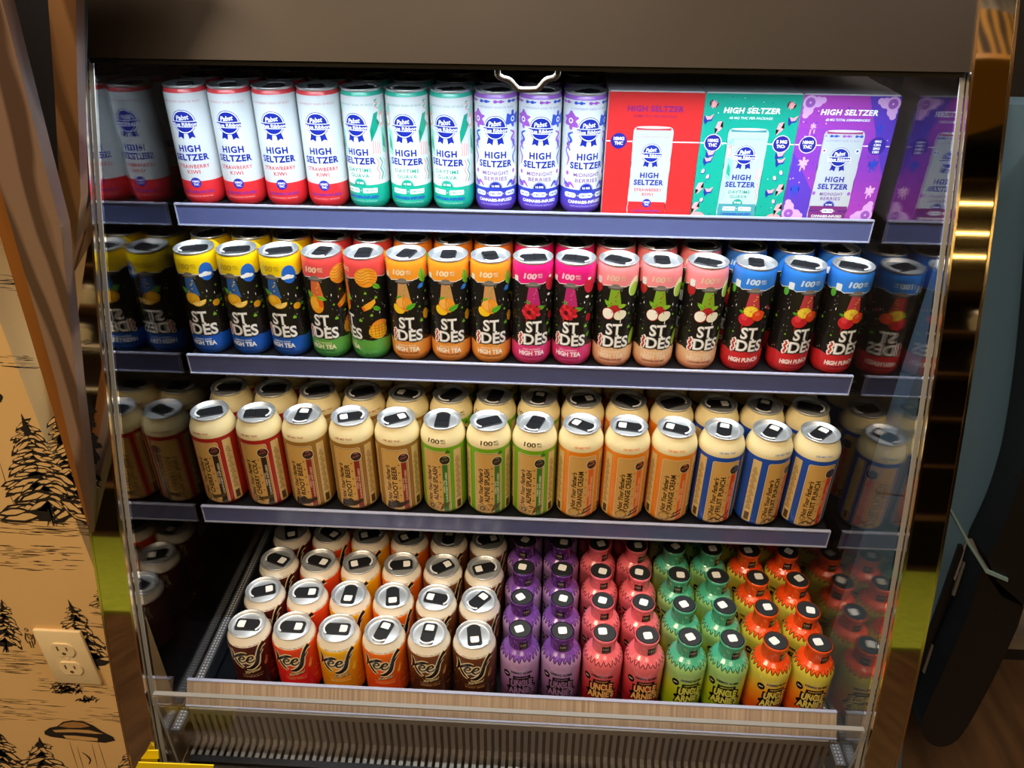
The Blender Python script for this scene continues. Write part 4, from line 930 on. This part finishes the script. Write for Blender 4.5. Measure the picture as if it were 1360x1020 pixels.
# ---- art: short soda cans (bottom deck)
def script_logo(A, L=4):
    S = []
    f = lambda p: ((p[0] - 752) / 6.8 * 1.12, 101 - (p[1] - 530) / 170 * 40)
    S.append(([(590, 535), (603, 570), (598, 605), (580, 640)], 3.6, (0.5, 1, 1, 0.4)))
    S.append(([(742, 566), (705, 562), (660, 578), (622, 602), (604, 608)], 4.2, (0.6, 1.1, 0.9, 0.6, 0.4)))
    S.append(([(612, 600), (630, 636), (656, 664), (690, 688)], 3.2, (0.5, 1, 1, 0.3)))
    for cx, cy in ((690, 612), (764, 614)):
        S.append(([(cx - 22, cy + 4), (cx + 22, cy - 8), (cx + 16, cy - 26), (cx - 10, cy - 20), (cx - 30, cy + 8), (cx - 12, cy + 28), (cx + 24, cy + 20), (cx + 36, cy + 4)], 2.3, (0.7, 0.9, 1, 1.2, 1.3, 1.1, 0.8, 0.3)))
    S.append(([(716, 694), (760, 690), (806, 662), (830, 612), (846, 566), (874, 530), (914, 516)], 4.0, (0.5, 1.2, 1.3, 1.1, 0.9, 1, 1.2)))
    S.append(([(812, 606), (846, 588), (884, 560)], 2.6, (0.6, 1, 0.5)))
    for pts, w, tp in S: A.stroke([f(p) for p in pts], w * 1.35 + 3.6, '#f0d9a6', L, 5, tuple(max(t, 0.7) for t in tp))
    for pts, w, tp in S: A.stroke([f(p) for p in pts], w * 1.3, '#17110f', L + 2, 5, tp)
def soda_art(fl, k):
    A = Art(); script_logo(A)
    A.text('Xtreme!', 2, 53, 6.0, '#17110f', 4, 0.09, 0.4, 27, 1, 12); A.text('Xtreme!', 2, 53, 6.0, '#f0d9a6', 5, 0.015, 0.4, 26, 1, 12)
    A.text(k['t'], 0, 42.5, 3.2, k['tc'], 3, 0.02, 0, 30, 1.05); A.stroke([(-16, 49), (0, 47.4), (16, 49)], 0.6, k['tc'], 3)
    A.text('GREAT TASTE  FEEL GOOD', 0, 106.0, 1.7, '#8a7a66', 3, 0.02, 0.1, 40); A.text('GREAT TASTE  FEEL GOOD', 52, 106, 1.7, '#8a7a66', 3, 0.02, 0.1, 40); A.text('GREAT TASTE  FEEL GOOD', -52, 106, 1.7, '#8a7a66', 3, 0.02, 0.1, 40)
    A.ell(23, 66, 2.6, 5.4, k['drop'], 3, -14, 14); A.poly([(22, 70), (26.5, 69), (26.2, 80)], k['drop'], 3)
    r = random.Random(6)
    for q in range(60):
        x = r.choice((r.uniform(27, 60), r.uniform(-70, -28))); A.ell(x, 34 + 60 * r.random() ** 2, r.uniform(0.4, 1.3), r.uniform(0.4, 1.3), k['drop'], 2, 0, 7)
    return A
SODA = {'dark': dict(t='CHERRY', c0='#3a100e', c1='#4c1a16', drop='#a8603c', tc='#b08a6a', d='dark brown'), 'red': dict(t='CHERRY VANILLA', c0='#d81f22', c1='#e4481c', drop='#f2a052', tc='#f0a070', d='red-orange'),
        'yellow': dict(t='BUBBA KUSH', c0='#e08a10', c1='#f0b410', drop='#f6d040', tc='#f8d878', d='yellow'), 'orange': dict(t='ORANGE', c0='#e04c12', c1='#ee6f14', drop='#f6b43a', tc='#f6b06a', d='orange'),
        'brown': dict(t='BLUE RASPBERRY', c0='#4a2412', c1='#7a4424', drop='#c08a56', tc='#c89a6a', d='brown'), 'cocoa': dict(t='ROOT BEER', c0='#3e1e10', c1='#6a3a1e', drop='#b07a48', tc='#c08a5a', d='cocoa brown')}
SODA['brown']['t'] = 'ORIGINAL COLA'; SODA['yellow']['t'] = 'MANGO'
SB = {}
for fl, k in SODA.items():
    body = lathe_col('can_body', P_SHRT, [(0, 45, k['c0'], k['c0']), (45, 104, k['c0'], k['c1']), (105, 130, '#efe6d4')])
    art = soda_art(fl, k).build('printed_label', wrap(P_SHRT, 33.0), 3.0); finish(body, art, PRINT); SB[fl] = (body, art)
X4 = [-376, -309, -242.5, -175.5, -109, -42.5]
F4 = ['dark', 'red', 'yellow', 'orange', 'brown', 'cocoa']
LID4 = [[0, 180, 180, 255, 265, 100], [200, 185, 90, 100, 350, 230], [160, 165, 20, 190, 215, 20], [110, 150, 20, 30, 270, 200], [40, 60, 80, 120, 200, 10]]
for row in range(5):
    for c in range(6):
        fl = F4[c]; b, a = SB[fl]; lk = LID4[row][c]
        place_can('short', b, a, PRINT, X4[c] + row * 1.6, -190 + row * 66.6, DZ, (11, 9, 7, 6, 6, 5)[c] if row == 0 else RND.uniform(-18, 25), lk, True,
                  '%s soda can, %s from left, %s row, bottom deck' % (SODA[fl]['d'], ORD[c], ROWN[row]), 'soda cans on the bottom deck', 'soda_can')

# ---- drink bottles with dripping collars (bottom deck)
P_BOT = [(0, 25), (1, 27.5), (5, 29.2), (88, 29.4), (95, 28.7), (101, 26.4), (106, 22.6), (110, 18.0), (112, 16.0)]
P_CAP = [(109, 16.6), (111, 16.8), (131, 16.6), (133, 17.6), (136.2, 17.6), (137, 16.6)]
def bottle_art(k):
    A = Art(); C = math.pi * 29.3; r = random.Random(3); n = 46; lo = []
    for q in range(n + 1):
        x = -C + 2 * C * q / n; lo.append((x, 101 + (3.2 if q % 2 else -3.6) * r.uniform(0.5, 1.4)))
    lo[-1] = (C, lo[0][1])
    for q in range(n): A.poly([lo[q], lo[q + 1], (lo[q + 1][0], 111.6), (lo[q][0], 111.6)], k['drip'], 1)
    A.stroke(lo, 1.1, '#16120f', 2, 3)
    for q in range(40): x = r.uniform(-C, C); zz = r.uniform(104, 110); A.stroke([(x, zz), (x + r.uniform(-2, 2), zz - 3.5)], 0.8, k['drip2'], 2.5, 1)
    A.text('100MG', -8, 75, 4.4, '#1d1714', 3, 0.05, 0, 16, 1, -3); A.text('THC DRINK', 8.5, 74, 4.4, '#1d1714', 3, 0.05, 0, 15, 1, -3)
    A.rect(-13, 13, 62.5, 70, '#1d1714', 3); A.text(k['fl'], 0, 65, 2.6, k['let2'], 4, 0.03, 0, 19)
    for t, z_, w_, h_ in (('UNCLE', 46.5, 33, 13.5), ("ARNIE'S", 30.5, 40, 13.5)):
        A.text(t, 0, z_ - 0.6, h_ + 1, '#17120f', 4, 0.13, 0, w_ + 5, 1, 0, 2.0, 0.08); A.text(t, 0, z_, h_, k['let'], 6, 0.05, 0, w_, 1, 0, 2.0, 0.08)
    A.ell(0, 42, 23, 8, '#17120f', 3.2)
    A.ell(-23, 70, 5.4, 6.6, '#17120f', 3, 15); A.text('NEW', -23, 68.8, 2.4, '#f2eee6', 4, 0.03, 0, 6)
    A.text('CANNABIS INFUSED BEVERAGE', 0, 20, 2.4, '#17120f', 3, 0.02, 0, 40)
    return A
BOT = {'grape': dict(c=('#5a3a62', '#966aa2', '#b48ec2'), drip='#7446a0', drip2='#9a68bc', let='#8f6a96', let2='#8f6a96', fl='GRAPE', cap='#5a2c7e', d='purple'),
       'berry': dict(c=('#8e1220', '#cc3a44', '#e26a74'), drip='#f0707c', drip2='#f79a8c', let='#f0b46a', let2='#d88a5a', fl='STRAWBERRY', cap='#ee7484', d='pink and red'),
       'apple': dict(c=('#93ac12', '#b9c722', '#9cc878'), drip='#4fb694', drip2='#a8d69a', let='#d6d860', let2='#c4cc50', fl='LEMONADE', cap='#4fa88a', d='green and teal'),
       'mango': dict(c=('#d85510', '#ee9420', '#d8cc4c'), drip='#f04e16', drip2='#f88a4a', let='#e6d26a', let2='#e0b050', fl='PINEAPPLE', cap='#ee5620', d='orange and yellow')}
BB = {}
for fl, k in BOT.items():
    body = lathe_col('bottle_body', P_BOT, [(0, 28, k['c'][0]), (28, 55, k['c'][0], k['c'][1]), (55, 84, k['c'][1], k['c'][2]), (84, 120, k['c'][2])])
    art = bottle_art(k).build('printed_sleeve', wrap(P_BOT, 29.3), 2.6)
    cap = lathe_col('cap', P_CAP, [(100, 140, k['cap'])], 36, False)
    ca = Art(); ca.rect(-6.5, 6.5, 113, 126, '#1a1512', 1); ca.text('100', -0.8, 118.5, 4.6, '#9a8c7c', 2, 0.04, 0, 8.5); ca.rect(-4, 4, 114.8, 115.8, '#7a6c5e', 2)
    r_ = random.Random(2)
    for q in range(26): x = r_.uniform(-50, 50); zz = r_.uniform(117, 130); (ca.stroke([(x, zz), (x + 1, zz - 5)], 0.9, k['drip2'], 0.5, 1) if abs(x) > 8 or zz > 128 else None)
    capart = ca.build('cap_label', wrap(P_CAP, 16.9), 2.0)
    finish(body, art, GLOSSY); cap.materials.append(GLOSSY); capart.materials.append(GLOSSY)
    BB[fl] = (body, art, cap, capart)
disc = MB().lathe([(136.4, 15.6), (137.3, 15.2)], 0, 0, 28).mesh('cap_disc', False, 0, False); disc.materials.append(BLACKTOP)
bst = sticker_mesh(137.3, 0, 6.2, 0.4)
XB = [24.3, 84.5, 145, 205.3, 265.7, 325.5, 386.3, 447.5]
FB = ['grape'] * 2 + ['berry'] * 2 + ['apple'] * 2 + ['mango'] * 2
YB = [8, 2, -2, 4, 12, -6, 14, 0]
for row in range(5):
    for c in range(8):
        fl = FB[c]; b, a, cp, cl = BB[fl]
        r = empty('drink_bottle', (XB[c], -190 + row * 60.5, DZ), math.radians(YB[c] if row == 0 else RND.uniform(-25, 25)))
        tag(r, '%s drink bottle, %s bottle from left, %s row, bottom deck' % (BOT[fl]['d'], ORD[c], ROWN[row]), 'bottle', 'drink bottles on the bottom deck')
        link('bottle_body', b, r); link('printed_sleeve', a, r)
        cpo = link('cap', cp, r); crot = RND.uniform(5, 38); cpo.rotation_euler = (0, 0, math.radians(crot))
        link('cap_label', cl, cpo); link('cap_disc', disc, cpo)
        so_ = link('sticker', bst, cpo); so_.rotation_euler = (0, 0, math.radians(RND.uniform(-22, 22) - crot)); so_.location = (RND.uniform(-0.003, 0.003), RND.uniform(-0.002, 0.003), 0)

# ------------------------------------------------------------------ the shop behind the photographer (seen in the mirror steel)
rug = tag(MB().box(-2900, 2900, -3560, -1900, FLOOR + 0.5, FLOOR + 14).build('rug', noise_mat('green_rug', '#7f8f1e', '#97a52c', 30, 0.95, 0, (1, 1, 1), 0.3)), 'moss green rug on the floor, mirrored in the steel posts', 'rug')
SHM = noise_mat('shelf_wood', '#5a3f24', '#6e4e2e', 3, 0.5, 0, (1, 1, 6))
for s, nm in ((1, 'right'), (-1, 'left')):
    x0, x1 = (500, 2600) if s > 0 else (-2600, -500)
    x0 += s * 700; x1 += s * 700
    bc = empty('wall_display', ((x0 + x1) / 2, -3900, FLOOR)); tag(bc, 'tall wooden display shelving with light strips, mirrored in the %s steel post' % nm if s > 0 else 'tall plain wooden display shelving, mirrored in the left steel post', 'shelving')
    def dpart(mb, n_, m_): o = mb.build(n_, m_); o.parent = bc; o.location = -bc.location; return o
    dpart(MB().box(x0, x1, -3920, -3900, FLOOR, 2100), 'back_board', mat('display_back', '#2a1c10', 0.6))
    for x in (x0, x1 - 25): dpart(MB().box(x, x + 25, -3900, -3600, FLOOR, 2100), 'upright', SHM)
    for zz in (-700, -300, 60, 400, 720, 1050, 1330, 1520, 1770, 1960): dpart(MB().box(x0 + 25, x1 - 25, -3900, -3610, zz, zz + 22), 'shelf', SHM if s > 0 or zz not in (60, 400) else mat('white_shelf', '#d8d2c6', 0.5))
    for zz in ((1330, 1520, 1770) if s > 0 else ()): dpart(MB().box(x0 + 30, x1 - 30, -3625, -3608, zz - 12, zz - 2), 'light_strip', mat('warm_led', '#ffcf70', 0.5, 0, 0, 0.5, 1, 14.0))
    jar = MB().lathe([(0, 60), (10, 66), (120, 66), (140, 50), (150, 50)], 0, 0, 20).mesh('jar_glass', True, 0, False); jar.materials.append(mat('jar_glass', '#b8b090', 0.1, 0, 0.5))
    jl = MB().lathe([(150, 56), (175, 56)], 0, 0, 20).mesh('jar_lid', True, 0, False); jl.materials.append(mat('jar_lid', '#c9c4b6', 0.3, 0.6))
    for zz, zn in ((422, 'lower'), (742, 'upper')):
        for k, x in enumerate(range(int(x0) + 200, int(x1) - 100, 380)):
            j = empty('jar', (x, -3720, zz)); tag(j, 'glass jar, %s on the %s shelf of the %s display' % (ORD[k], zn, nm), 'jar', 'jars on the display shelving'); link('jar_body', jar, j); link('jar_lid', jl, j)
TIG = noise_mat('tiger_print', '#1a120a', '#d89a3c', 8.0, 0.7, 0, (1, 1, 0.12), 0, True)
bn = empty('hanging_lamp', (1500, -1800, FLOOR)); tag(bn, 'orange and black striped hanging lamp with fur top, mirrored in the right post', 'lamp')
for n_, z0_, z1_, m_ in (('striped_shade', 1450, 1690, TIG), ('fur_top', 1690, 1960, noise_mat('pale_fur', '#5c5348', '#a89c88', 40, 0.9, 0, (1, 1, 0.3))), ('base_ring', 1425, 1450, mat('orange_ring', '#d8943a', 0.5))):
    o = MB().lathe([(z0_, 330), (z1_, 330)], 1500, -1900, 40).build(n_, m_, None, True); o.parent = bn; o.location = -bn.location
o = MB().lathe([(1960, 8), (2300, 8)], 1500, -1900, 8).build('hanging_rod', BLACK); o.parent = bn; o.location = -bn.location
